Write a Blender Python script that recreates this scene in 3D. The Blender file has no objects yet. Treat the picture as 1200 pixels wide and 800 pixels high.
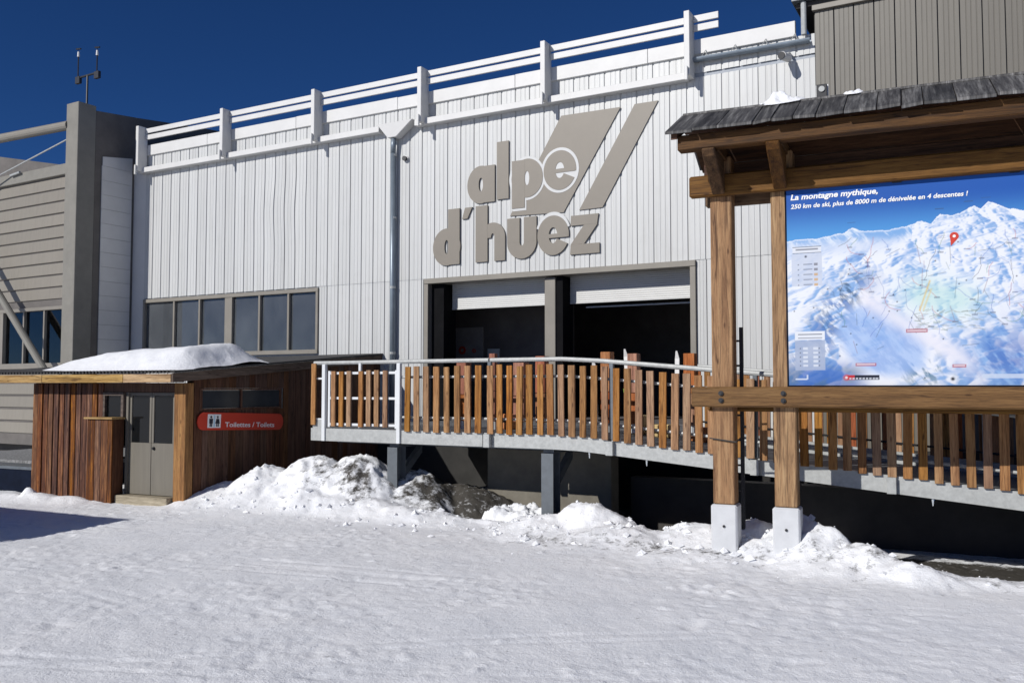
import bpy, math, random
import numpy as np
from mathutils import Vector, Matrix, Euler

random.seed(7)
rng = np.random.default_rng(11)
SC = bpy.context.scene
COL = SC.collection
R = math.radians

# ------------------------------------------------------------------ camera, world, sun, exposure
cam_d = bpy.data.cameras.new("camera")
cam_d.sensor_width = 36.0
cam_d.lens = 31.5
cam_d.clip_start = 0.05
cam_d.clip_end = 3000.0
cam = bpy.data.objects.new("camera", cam_d)
cam.location = (0, 0, 2.05)
cam.rotation_euler = (R(92.92), 0, 0)
COL.objects.link(cam)
SC.camera = cam

SUN_EL, SUN_AZ = R(28.5), R(232.0)          # azimuth clockwise from +Y
to_sun = Vector((math.sin(SUN_AZ) * math.cos(SUN_EL), math.cos(SUN_AZ) * math.cos(SUN_EL), math.sin(SUN_EL)))
world = bpy.data.worlds.new("World")
SC.world = world
world.use_nodes = True
wn = world.node_tree.nodes
sky = wn.new("ShaderNodeTexSky")
sky.sky_type = 'NISHITA'
sky.sun_disc = False
sky.sun_elevation = SUN_EL
sky.sun_rotation = SUN_AZ
sky.altitude = 3000
sky.air_density = 0.7
sky.dust_density = 0.0
sky.ozone_density = 6.5
bg = wn["Background"]
bg.inputs[1].default_value = 0.066
deep = wn.new("ShaderNodeHueSaturation")        # thin, very clear mountain air: a deep blue
deep.inputs["Saturation"].default_value = 1.13
deep.inputs["Hue"].default_value = 0.507
world.node_tree.links.new(sky.outputs[0], deep.inputs["Color"])
world.node_tree.links.new(deep.outputs[0], bg.inputs[0])
sun_d = bpy.data.lights.new("sun", 'SUN')
sun_d.energy = 3.95
sun_d.angle = R(0.5)
sun_d.color = (1.0, 0.97, 0.925)
sun = bpy.data.objects.new("sun", sun_d)
sun.rotation_euler = (-to_sun).to_track_quat('-Z', 'Y').to_euler()
sun.location = (-30, -20, 30)
COL.objects.link(sun)
SC.view_settings.view_transform = 'Standard'
SC.view_settings.look = 'None'
SC.view_settings.gamma = 1.0
SC.view_settings.exposure = 0.0


# ------------------------------------------------------------------ materials
def srgb(r, g, b):
    f = lambda c: (c / 255 / 12.92) if c / 255 <= 0.04045 else ((c / 255 + 0.055) / 1.055) ** 2.4
    return (f(r), f(g), f(b), 1.0)


class NT:
    def __init__(s, name):
        s.m = bpy.data.materials.new(name)
        s.m.use_nodes = True
        s.t = s.m.node_tree
        s.n = s.t.nodes
        s.b = s.n["Principled BSDF"]
        s.out = s.n["Material Output"]

    def N(s, kind, **kw):
        o = s.n.new(kind)
        for k, v in kw.items():
            setattr(o, k, v)
        return o

    def L(s, a, b):
        s.t.links.new(a, b)

    def coords(s, scale=(1, 1, 1), rand=True):
        tc = s.N("ShaderNodeTexCoord")
        src = tc.outputs["Object"]
        if rand:
            oi = s.N("ShaderNodeObjectInfo")
            ad = s.N("ShaderNodeVectorMath", operation='ADD')
            sc = s.N("ShaderNodeVectorMath", operation='SCALE')
            cx = s.N("ShaderNodeCombineXYZ")
            for i in range(3):
                s.L(oi.outputs["Random"], cx.inputs[i])
            s.L(cx.outputs[0], sc.inputs[0])
            sc.inputs[3].default_value = 37.0
            s.L(src, ad.inputs[0])
            s.L(sc.outputs[0], ad.inputs[1])
            src = ad.outputs[0]
        mp = s.N("ShaderNodeMapping")
        mp.inputs["Scale"].default_value = scale
        s.L(src, mp.inputs[0])
        return mp.outputs[0]

    def noise(s, vec, scale, detail=4, rough=0.6):
        n = s.N("ShaderNodeTexNoise")
        n.inputs["Scale"].default_value = scale
        n.inputs["Detail"].default_value = detail
        n.inputs["Roughness"].default_value = rough
        s.L(vec, n.inputs["Vector"])
        return n.outputs["Fac"]

    def ramp(s, fac, stops):
        r = s.N("ShaderNodeValToRGB")
        e = r.color_ramp.elements
        while len(e) < len(stops):
            e.new(0.5)
        for i, (p, c) in enumerate(stops):
            e[i].position = p
            e[i].color = c if len(c) == 4 else (*c, 1)
        s.L(fac, r.inputs[0])
        return r.outputs[0]

    def mix(s, fac, a, b, blend='MIX'):
        m = s.N("ShaderNodeMix", data_type='RGBA', blend_type=blend)
        for sock, v in ((m.inputs[0], fac), (m.inputs[6], a), (m.inputs[7], b)):
            if isinstance(v, (int, float)):
                sock.default_value = v
            elif isinstance(v, tuple):
                sock.default_value = v if len(v) == 4 else (*v, 1)
            else:
                s.L(v, sock)
        return m.outputs[2]

    def bump(s, h, strength, dist=0.01):
        b = s.N("ShaderNodeBump")
        b.inputs["Strength"].default_value = strength
        b.inputs["Distance"].default_value = dist
        s.L(h, b.inputs["Height"])
        s.L(b.outputs[0], s.b.inputs["Normal"])

    def vary(s, col, amt_v=0.25, amt_h=0.0, amt_s=0.0):
        oi = s.N("ShaderNodeObjectInfo")
        h = s.N("ShaderNodeHueSaturation")
        def rmap(lo, hi, mul):
            a = s.N("ShaderNodeMath", operation='MULTIPLY')
            s.L(oi.outputs["Random"], a.inputs[0]); a.inputs[1].default_value = mul
            f = s.N("ShaderNodeMath", operation='FRACT'); s.L(a.outputs[0], f.inputs[0])
            m = s.N("ShaderNodeMapRange")
            s.L(f.outputs[0], m.inputs[0])
            m.inputs[3].default_value = lo; m.inputs[4].default_value = hi
            return m.outputs[0]
        s.L(rmap(1 - amt_v, 1 + amt_v, 7.31), h.inputs["Value"])
        if amt_h: s.L(rmap(0.5 - amt_h, 0.5 + amt_h, 3.77), h.inputs["Hue"])
        if amt_s: s.L(rmap(1 - amt_s, 1 + amt_s, 13.1), h.inputs["Saturation"])
        s.L(col, h.inputs["Color"])
        return h.outputs[0]

    def done(s, col=None, rough=0.6, metal=0.0, spec=None):
        if col is not None:
            if isinstance(col, tuple):
                s.b.inputs["Base Color"].default_value = col if len(col) == 4 else (*col, 1)
            else:
                s.L(col, s.b.inputs["Base Color"])
        if isinstance(rough, (int, float)):
            s.b.inputs["Roughness"].default_value = rough
        else:
            s.L(rough, s.b.inputs["Roughness"])
        s.b.inputs["Metallic"].default_value = metal
        if spec is not None:
            s.b.inputs["Specular IOR Level"].default_value = spec
        return s.m


def wood(name, dark, mid, light, axis='z', vary=0.22, hue=0.012, rough=0.7, grain=1.0, knots=True):
    m = NT(name)
    st = 0.55
    sc = {'z': (9, 9, st), 'x': (st, 9, 9), 'y': (9, st, 9), 'yz': (9, st, st)}[axis]
    v = m.coords(sc)
    a = m.noise(v, 2.2, 6, 0.65)
    fine = m.noise(v, 9.0, 4, 0.7)
    col = m.ramp(a, [(0.30, dark), (0.5, mid), (0.72, light)])
    fr = m.ramp(fine, [(0.36, (0.45, 0.42, 0.40)), (0.52, (1, 1, 1))])
    col = m.mix(min(1.0, 0.75 * grain), col, fr, 'MULTIPLY')
    if knots:
        cr = m.noise(m.coords({'z': (6, 6, 0.22), 'x': (0.22, 6, 6), 'y': (6, 0.22, 6), 'yz': (6, .22, .22)}[axis]), 1.3, 2, 0.5)
        ck = m.ramp(cr, [(0.488, (1, 1, 1)), (0.497, (0.28, 0.22, 0.18)), (0.503, (0.28, 0.22, 0.18)), (0.512, (1, 1, 1))])
        col = m.mix(0.75, col, ck, 'MULTIPLY')
        vk = m.coords({'z': (5, 5, 1.6), 'x': (1.6, 5, 5), 'y': (5, 1.6, 5), 'yz': (5, 1.6, 1.6)}[axis])
        vo = m.N("ShaderNodeTexVoronoi"); vo.inputs["Scale"].default_value = 1.6
        m.L(vk, vo.inputs["Vector"])
        kn = m.ramp(vo.outputs["Distance"], [(0.05, (0.30, 0.22, 0.18)), (0.13, (1, 1, 1))])
        col = m.mix(0.8, col, kn, 'MULTIPLY')
    col = m.vary(col, vary, hue, 0.2)
    m.bump(fine, 0.35, 0.006)
    return m.done(col, rough, spec=0.3)


def plain(name, col, rough=0.6, metal=0.0, var=0.12, nscale=3.0, bump=0.0, spec=None, objvar=0.0, streak=False):
    m = NT(name)
    v = m.coords((3, 3, 0.25) if streak else (1, 1, 1))
    n = m.noise(v, nscale, 6, 0.65)
    lo = tuple(c * (1 - var) for c in col[:3]); hi = tuple(min(1, c * (1 + var)) for c in col[:3])
    c = m.ramp(n, [(0.3, lo), (0.7, hi)])
    if objvar: c = m.vary(c, objvar)
    if bump: m.bump(m.noise(v, nscale * 8, 4), bump, 0.004)
    return m.done(c, rough, metal, spec)


M = {}
M['post_wood'] = wood('post_wood', (0.17, 0.075, 0.022), (0.33, 0.168, 0.054), (0.44, 0.255, 0.097), 'z', 0.08, 0.004)
M['beam_wood'] = wood('beam_wood', (0.085, 0.043, 0.016), (0.15, 0.080, 0.031), (0.21, 0.120, 0.05), 'x', 0.08, 0.004)
M['brace_wood'] = wood('brace_wood', (0.05, 0.025, 0.010), (0.10, 0.05, 0.020), (0.15, 0.08, 0.034), 'y', 0.08, 0.004)
M['slat_wood'] = wood('slat_wood', (0.17, 0.075, 0.028), (0.315, 0.158, 0.064), (0.43, 0.25, 0.118), 'z', 0.18, 0.005)
M['red_wood'] = wood('red_wood', (0.22, 0.075, 0.03), (0.36, 0.135, 0.06), (0.46, 0.2, 0.1), 'z', 0.18, 0.012)
M['hut_wood'] = wood('hut_wood', (0.030, 0.008, 0.002), (0.125, 0.038, 0.010), (0.34, 0.14, 0.042), 'z', 0.30, 0.006, grain=1.2)
M['hut_side_wood'] = wood('hut_side_wood', (0.05, 0.022, 0.012), (0.105, 0.048, 0.027), (0.16, 0.085, 0.05), 'z', 0.22, 0.006)
M['hut_post_wood'] = wood('hut_post_wood', (0.12, 0.04, 0.010), (0.27, 0.10, 0.023), (0.40, 0.18, 0.05), 'z', 0.1)
M['fascia_wood'] = wood('fascia_wood', (0.20, 0.11, 0.045), (0.42, 0.26, 0.12), (0.58, 0.40, 0.21), 'x', 0.1)
M['verge_wood'] = wood('verge_wood', (0.06, 0.045, 0.035), (0.12, 0.09, 0.07), (0.18, 0.14, 0.11), 'y', 0.1)
M['dark_wood'] = wood('dark_wood', (0.03, 0.014, 0.007), (0.075, 0.032, 0.013), (0.12, 0.055, 0.024), 'x', 0.15)
M['roof_wood'] = wood('roof_wood', (0.030, 0.029, 0.029), (0.082, 0.080, 0.079), (0.24, 0.235, 0.228), 'yz', 0.33, 0.006, 0.6, knots=False)
M['step_wood'] = wood('step_wood', (0.20, 0.16, 0.11), (0.34, 0.28, 0.2), (0.45, 0.38, 0.28), 'x', 0.1)
M['white_paint'] = plain('white_paint', (0.62, 0.615, 0.60), 0.5, var=0.05, nscale=2.0)


def cladding(name, col, dirt):
    m = NT(name)
    v = m.coords((6, 6, 0.18))
    n = m.noise(v, 1.7, 6, 0.7)
    v2 = m.coords((1, 1, 1))
    g = m.noise(v2, 2.5, 4, 0.6)
    c = m.mix(m.ramp(n, [(0.46, (0, 0, 0)), (0.80, (0.5, 0.5, 0.5))]), col, dirt)
    c = m.mix(m.ramp(g, [(0.55, (0, 0, 0)), (0.8, (0.14, 0.14, 0.14))]), c, dirt)
    c = m.vary(c, 0.05)
    m.bump(g, 0.15, 0.01)
    return m.done(c, 0.42, spec=0.4)


M['white_cladding'] = cladding('white_cladding', (0.555, 0.56, 0.55), (0.36, 0.355, 0.335))
M['joint_backing'] = plain('joint_backing', (0.38, 0.41, 0.45), 0.7, var=0.1)
M['beige_cladding'] = cladding('beige_cladding', (0.150, 0.138, 0.116), (0.11, 0.10, 0.085))
M['beige_dark'] = plain('beige_dark', (0.03, 0.026, 0.022), 0.6)
M['taupe'] = plain('taupe', (0.205, 0.180, 0.146), 0.5, var=0.04)
M['halo'] = plain('halo', (0.56, 0.565, 0.56), 0.5, var=0.03)
M['frame_beige'] = plain('frame_beige', (0.225, 0.205, 0.172), 0.5, var=0.08)
M['door_grey'] = plain('door_grey', (0.165, 0.150, 0.122), 0.55, var=0.1, nscale=4, streak=True)
M['left_siding'] = cladding('left_siding', (0.245, 0.222, 0.182), (0.18, 0.16, 0.13))
M['pier_front'] = plain('pier_front', (0.20, 0.19, 0.165), 0.7, var=0.1)
M['dark_brown_wall'] = plain('dark_brown_wall', (0.12, 0.108, 0.098), 0.7, var=0.2, nscale=2.0)
M['galv'] = plain('galv', (0.40, 0.41, 0.40), 0.45, 0.1, var=0.16, nscale=14)
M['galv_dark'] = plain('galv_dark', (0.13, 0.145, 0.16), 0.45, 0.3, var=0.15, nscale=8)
M['white_steel'] = plain('white_steel', (0.66, 0.68, 0.69), 0.4, var=0.05)
M['pipe_blue'] = plain('pipe_blue', (0.20, 0.24, 0.28), 0.4, 0.3, var=0.12, nscale=5)
M['black_metal'] = plain('black_metal', (0.02, 0.02, 0.022), 0.45, var=0.2)
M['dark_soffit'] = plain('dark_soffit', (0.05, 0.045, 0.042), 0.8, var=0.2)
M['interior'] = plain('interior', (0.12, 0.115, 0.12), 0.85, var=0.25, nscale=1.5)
M['interior_panel'] = plain('interior_panel', (0.30, 0.30, 0.32), 0.8, var=0.2)
M['paper'] = plain('paper', (0.55, 0.6, 0.65), 0.8)
M['shutter'] = plain('shutter', (0.62, 0.62, 0.60), 0.5, var=0.03)
M['blue_panel'] = plain('blue_panel', (0.30, 0.48, 0.72), 0.7, var=0.08)
M['concrete'] = plain('concrete', (0.17, 0.155, 0.125), 0.9, var=0.2, nscale=3, bump=0.3)
M['concrete_white'] = plain('concrete_white', (0.56, 0.57, 0.585), 0.8, var=0.07, nscale=6, bump=0.2)
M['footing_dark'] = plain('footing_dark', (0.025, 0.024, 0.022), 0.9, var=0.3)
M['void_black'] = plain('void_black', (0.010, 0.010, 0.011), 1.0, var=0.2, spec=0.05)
M['smoked_glass'] = plain('smoked_glass', (0.035, 0.04, 0.046), 0.12, var=0.3, nscale=1.5, spec=0.6)
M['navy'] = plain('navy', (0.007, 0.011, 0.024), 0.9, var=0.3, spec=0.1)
M['gravel'] = plain('gravel', (0.22, 0.22, 0.22), 0.95, var=0.6, nscale=22, bump=0.8)
M['roof_felt'] = plain('roof_felt', (0.045, 0.043, 0.042), 0.85, var=0.3, nscale=10, bump=0.4)
M['sign_red'] = plain('sign_red', (0.55, 0.045, 0.022), 0.4, var=0.05)
M['sign_white'] = plain('sign_white', (0.8, 0.8, 0.8), 0.5, var=0.02)
M['sign_black'] = plain('sign_black', (0.02, 0.02, 0.03), 0.5)
M['sign_blue'] = plain('sign_blue', (0.45, 0.66, 0.8), 0.5)
M['orange'] = plain('orange', (0.48, 0.17, 0.05), 0.6, var=0.15)
M['straw'] = plain('straw', (0.55, 0.4, 0.18), 0.8, var=0.2)
M['lime'] = plain('lime', (0.35, 0.7, 0.08), 0.5)
M['ski_white'] = plain('ski_white', (0.75, 0.75, 0.74), 0.4)
M['rubber'] = plain('rubber', (0.03, 0.03, 0.03), 0.7)
M['floor_grate'] = plain('floor_grate', (0.14, 0.145, 0.15), 0.7, 0.0, var=0.3, nscale=10)
M['rubber_wire'] = plain('rubber_wire', (0.02, 0.02, 0.02), 0.6)


def glass_mat(name, tint, refl=0.9, refl_haze=0.0):
    m = NT(name)
    tr = m.N("ShaderNodeBsdfTransparent"); tr.inputs[0].default_value = (*tint, 1)
    df = m.N("ShaderNodeBsdfDiffuse")  # pale diffuse share painted in for the panes' grey reflections
    n = m.noise(m.coords((0.5, 0.5, 0.35)), 2.0, 4)
    m.L(m.ramp(n, [(0.3, (0.20, 0.22, 0.25)), (0.7, (0.36, 0.39, 0.42))]), df.inputs[0])
    m0 = m.N("ShaderNodeMixShader"); m0.inputs[0].default_value = refl_haze
    m.L(tr.outputs[0], m0.inputs[1]); m.L(df.outputs[0], m0.inputs[2])
    gl = m.N("ShaderNodeBsdfGlossy"); gl.inputs["Roughness"].default_value = 0.03
    gl.inputs[0].default_value = (refl, refl, refl, 1)
    fr = m.N("ShaderNodeFresnel"); fr.inputs[0].default_value = 1.6
    mx = m.N("ShaderNodeMixShader")
    m.L(fr.outputs[0], mx.inputs[0]); m.L(m0.outputs[0], mx.inputs[1]); m.L(gl.outputs[0], mx.inputs[2])
    m.L(mx.outputs[0], m.out.inputs[0])
    return m.m


M['dark_glass'] = glass_mat('dark_glass', (0.35, 0.4, 0.45), 0.5, 0.03)
M['hazed_glass'] = glass_mat('hazed_glass', (0.55, 0.6, 0.65), 0.9, 0.26)  # grey reflection haze mixed into the pane colour
M['glass'] = glass_mat('window_glass', (0.42, 0.47, 0.52))
mi = NT('ice')
mi.b.inputs["Transmission Weight"].default_value = 0.5
M['ice'] = mi.done((0.85, 0.9, 0.95), 0.2)


def snow_mat(name, dirt_attr=True):
    m = NT(name)
    tc = m.N("ShaderNodeTexCoord")
    v = tc.outputs["Object"]
    n1 = m.noise(v, 1.1, 6, 0.6)
    n2 = m.noise(v, 14.0, 5, 0.7)
    n3 = m.noise(v, 42.0, 3, 0.75)
    c = m.ramp(n1, [(0.3, (0.83, 0.845, 0.87)), (0.65, (0.92, 0.925, 0.935))])
    c = m.mix(m.ramp(n2, [(0.30, (0.22, 0.22, 0.22)), (0.46, (0, 0, 0))]), c, (0.62, 0.64, 0.68))
    c = m.mix(m.ramp(n3, [(0.27, (0.45, 0.45, 0.45)), (0.38, (0, 0, 0))]), c, (0.55, 0.57, 0.61))
    if dirt_attr:
        at = m.N("ShaderNodeAttribute", attribute_name="dirt")
        n4 = m.noise(v, 6.0, 6, 0.75)
        ad = m.N("ShaderNodeMath", operation='ADD'); m.L(at.outputs["Fac"], ad.inputs[0])
        sb = m.N("ShaderNodeMapRange"); m.L(n4, sb.inputs[0])
        sb.inputs[1].default_value = 0.3; sb.inputs[2].default_value = 0.7
        sb.inputs[3].default_value = -0.5; sb.inputs[4].default_value = 0.5
        m.L(sb.outputs[0], ad.inputs[1])
        mul = m.N("ShaderNodeMapRange"); m.L(ad.outputs[0], mul.inputs[0])
        mul.inputs[1].default_value = 0.30; mul.inputs[2].default_value = 0.75
        dirtc = m.mix(n3, (0.034, 0.031, 0.027), (0.105, 0.096, 0.084))
        c = m.mix(mul.outputs[0], c, dirtc)
    hh = m.N("ShaderNodeMath", operation='MULTIPLY_ADD')
    m.L(n3, hh.inputs[0]); hh.inputs[1].default_value = 0.55; m.L(n2, hh.inputs[2])
    m.bump(hh.outputs[0], 0.65, 0.019)
    return m.done(c, 0.75, spec=0.25)


M['snow'] = snow_mat('snow')
M['roof_snow'] = snow_mat('roof_snow', False)


# ------------------------------------------------------------------ mesh helpers
class MB:
    def __init__(s):
        s.v, s.f = [], []

    def add(s, vs, fs):
        b = len(s.v)
        s.v += [tuple(p) for p in vs]
        s.f += [tuple(b + i for i in f) for f in fs]
        return s

    def box(s, x0, x1, y0, y1, z0, z1):
        return s.add([(x0, y0, z0), (x1, y0, z0), (x1, y1, z0), (x0, y1, z0), (x0, y0, z1), (x1, y0, z1), (x1, y1, z1), (x0, y1, z1)],
                     [(0, 3, 2, 1), (4, 5, 6, 7), (0, 1, 5, 4), (1, 2, 6, 5), (2, 3, 7, 6), (3, 0, 4, 7)])

    def hexa(s, b, t):
        """bottom loop and top loop of equal length (counter-clockwise seen from the top loop)"""
        n = len(b)
        fs = [tuple(range(n - 1, -1, -1)), tuple(range(n, 2 * n))]
        fs += [(i, (i + 1) % n, n + (i + 1) % n, n + i) for i in range(n)]
        return s.add(list(b) + list(t), fs)

    def prism_y(s, poly, y0, y1):
        """polygon in (x, z), counter-clockwise seen from -y; solid from y0 (front) to y1"""
        return s.hexa([(x, y1, z) for x, z in poly], [(x, y0, z) for x, z in poly])

    def prism_x(s, poly, x0, x1):
        """polygon in (y, z), counter-clockwise seen from +x; solid from x0 to x1 (x1 is the +x face)"""
        return s.hexa([(x0, y, z) for y, z in poly], [(x1, y, z) for y, z in poly])

    def tube(s, p0, p1, r, n=8, r1=None):
        p0, p1 = Vector(p0), Vector(p1)
        d = (p1 - p0).normalized()
        a = d.orthogonal().normalized()
        b = d.cross(a)
        r1 = r if r1 is None else r1
        c = [(math.cos(2 * math.pi * i / n), math.sin(2 * math.pi * i / n)) for i in range(n)]
        return s.hexa([p0 + (a * x + b * y) * r for x, y in c], [p1 + (a * x + b * y) * r1 for x, y in c])

    def path(s, pts, r, n=6):
        for a, b in zip(pts, pts[1:]):
            s.tube(a, b, r, n)
        return s

    def ring_y(s, cx, cz, rx, rz, ix, iz, y0, y1, a0=0, a1=360, n=40):
        """elliptic ring (or arc of it) standing in the x-z plane, front at y0"""
        full = abs(a1 - a0) >= 360
        k = n if full else n + 1
        an = [R(a0 + (a1 - a0) * i / n) for i in range(k)]
        o = [(cx + rx * math.cos(t), cz + rz * math.sin(t)) for t in an]
        i_ = [(cx + ix * math.cos(t), cz + iz * math.sin(t)) for t in an]
        vs = [(x, y0, z) for x, z in o] + [(x, y0, z) for x, z in i_] + [(x, y1, z) for x, z in o] + [(x, y1, z) for x, z in i_]
        fs = []
        for j in range(k if full else k - 1):
            q = (j + 1) % k
            fs += [(j, k + j, k + q, q)[::-1], (j, q, 2 * k + q, 2 * k + j)[::-1], (k + j, 3 * k + j, 3 * k + q, k + q)[::-1], (2 * k + j, 2 * k + q, 3 * k + q, 3 * k + j)[::-1]]
        if not full:
            for j in (0, k - 1):
                f = (j, 2 * k + j, 3 * k + j, k + j)
                fs.append(f if j == 0 else f[::-1])
        return s.add(vs, fs)

    def mesh(s, name, mat, smooth=False):
        me = bpy.data.meshes.new(name)
        me.from_pydata(s.v, [], s.f)
        if mat: me.materials.append(M[mat] if isinstance(mat, str) else mat)
        if smooth: me.polygons.foreach_set("use_smooth", [True] * len(me.polygons))
        me.update()
        return me

    def build(s, name, mat, parent=None, bevel=0.0, smooth=False, loc=None, rot=None):
        return put(s.mesh(name, mat, smooth), name, parent, bevel, loc, rot)


def put(me, name, parent=None, bevel=0.0, loc=None, rot=None):
    o = bpy.data.objects.new(name, me)
    COL.objects.link(o)
    if parent: o.parent = parent
    if loc is not None: o.location = loc
    if rot is not None: o.rotation_euler = rot
    if bevel:
        b = o.modifiers.new("bevel", 'BEVEL')
        b.width = bevel; b.segments = 1; b.limit_method = 'ANGLE'
    return o


def tag(o, label, cat, group=None):
    o['label'] = label; o['category'] = cat
    if group: o['group'] = group
    return o


class Frame:
    def __init__(s, x, y, yaw):
        s.x, s.y, s.yaw = x, y, R(yaw)
        s.a = Vector((math.cos(s.yaw), -math.sin(s.yaw), 0))
        s.n = Vector((-math.sin(s.yaw), -math.cos(s.yaw), 0))

    def w(s, S, O, z=0.0):
        return Vector((s.x, s.y, 0)) + s.a * S + s.n * O + Vector((0, 0, z))


FAC = Frame(0.0, 19.0, 29.0)                 # white hall: x along the facade, -y out of it
BRD = Frame(3.2607, 10.6, 23.9)              # map board shelter
HUT = Frame(-5.665, 15.45, 25.6)             # toilet hut
LFT = Frame(-11.426, 23.5, 30.8)             # grey building on the left


def thing(name, fr, label, cat, group=None, at=(0, 0, 0)):
    """Empty at the thing's base; local x runs along the frame, local -y points out of it"""
    o = bpy.data.objects.new(name, None)
    COL.objects.link(o)
    o.location = fr.w(at[0], -at[1], at[2])
    o.rotation_euler = (0, 0, -fr.yaw)
    o.empty_display_size = 0.3
    return tag(o, label, cat, group)


def text(body, width, height_scale, depth, mat, name, parent, loc, rot, bold=0.0, shear=0.0, spacing=1.0):
    cu = bpy.data.curves.new(name, 'FONT')
    cu.body = body; cu.size = 1.0; cu.offset = bold; cu.shear = shear; cu.extrude = 0.01; cu.space_character = spacing
    cu.resolution_u = 3
    t = bpy.data.objects.new(name, cu)
    COL.objects.link(t)
    bpy.context.view_layer.update()
    dg = bpy.context.evaluated_depsgraph_get()
    me = bpy.data.meshes.new_from_object(t.evaluated_get(dg))
    bpy.data.objects.remove(t); bpy.data.curves.remove(cu)
    co = np.empty(len(me.vertices) * 3, 'f'); me.vertices.foreach_get("co", co); co = co.reshape(-1, 3)
    co[:, 0] -= co[:, 0].min()
    w = co[:, 0].max()
    co[:, 0] *= width / w
    co[:, 1] *= height_scale
    zr = co[:, 2].max() - co[:, 2].min()
    co[:, 2] = (co[:, 2] - co[:, 2].min()) / max(zr, 1e-6) * depth
    me.vertices.foreach_set("co", co.ravel()); me.update()
    me.materials.clear(); me.materials.append(M[mat])
    return put(me, name, parent, 0, loc, rot)


# ------------------------------------------------------------------ noise
def vnoise(x, y, seed):
    r = np.random.default_rng(seed)
    T = r.random((256, 256))
    xi, yi = np.floor(x).astype(int), np.floor(y).astype(int)
    fx, fy = x - xi, y - yi
    fx = fx * fx * (3 - 2 * fx); fy = fy * fy * (3 - 2 * fy)
    a = T[xi % 256, yi % 256]; b = T[(xi + 1) % 256, yi % 256]
    c = T[xi % 256, (yi + 1) % 256]; d = T[(xi + 1) % 256, (yi + 1) % 256]
    return (a * (1 - fx) + b * fx) * (1 - fy) + (c * (1 - fx) + d * fx) * fy - 0.5


def fbm(x, y, seed, octs=4, gain=0.5, lac=2.03):
    s, a, t = 0, 1.0, 0
    for i in range(octs):
        s = s + a * vnoise(x, y, seed + i * 17); t += a
        x = x * lac + 5.3; y = y * lac + 1.7; a *= gain
    return s / t


def sstep(a, b, x):
    t = np.clip((x - a) / (b - a), 0, 1)
    return t * t * (3 - 2 * t)


# ------------------------------------------------------------------ snow ground
def axis_pts(lo, hi, step, far, outer):
    mid = np.arange(lo, hi, step)
    g, d, p = [], step, hi
    while p < far:
        g.append(p); d *= 1.25; p += d
    h, d, p = [], step, lo - step
    while p > -outer:
        h.append(p); d *= 1.25; p -= d
    return np.array(h[::-1] + list(mid) + g)


MOUNDS = [  # along, out, height, radius along, radius out
    (-2.95, 5.0, 0.36, 0.55, 0.75), (-2.3, 4.75, 0.62, 0.8, 0.8), (-1.4, 4.5, 0.80, 0.95, 0.85), (-0.6, 4.3, 0.86, 0.9, 0.85),
    (0.25, 3.85, 0.64, 0.95, 0.8), (1.0, 3.5, 0.44, 1.1, 0.75), (0.9, 5.15, 0.2, 0.9, 0.4), (-1.0, 5.2, 0.36, 1.3, 0.45), (0.2, 5.0, 0.26, 0.8, 0.5), (-2.0, 5.3, 0.22, 0.9, 0.35),
    (4.1, 5.05, 0.38, 0.55, 0.5), (3.5, 5.3, 0.24, 0.6, 0.5), (4.6, 5.5, 0.20, 0.8, 0.55),
    (5.7, 5.35, 0.22, 0.6, 0.5), (6.4, 5.1, 0.34, 0.5, 0.45), (6.95, 5.25, 0.44, 0.45, 0.5), (7.15, 5.75, 0.30, 0.35, 0.4),
    (6.55, 5.75, 0.20, 0.4, 0.35), (7.5, 6.05, 0.15, 0.4, 0.35), (6.0, 6.1, 0.10, 0.7, 0.4), (7.3, 5.5, 0.40, 0.45, 0.45), (7.75, 5.85, 0.24, 0.4, 0.35), (8.2, 6.15, 0.12, 0.4, 0.3),
    (-6.9, 6.5, 0.10, 0.5, 0.3), (-6.2, 6.4, 0.13, 0.5, 0.3), (-5.6, 6.35, 0.10, 0.5, 0.25), (-6.45, 6.45, 0.22, 0.13, 0.13)]


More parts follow.
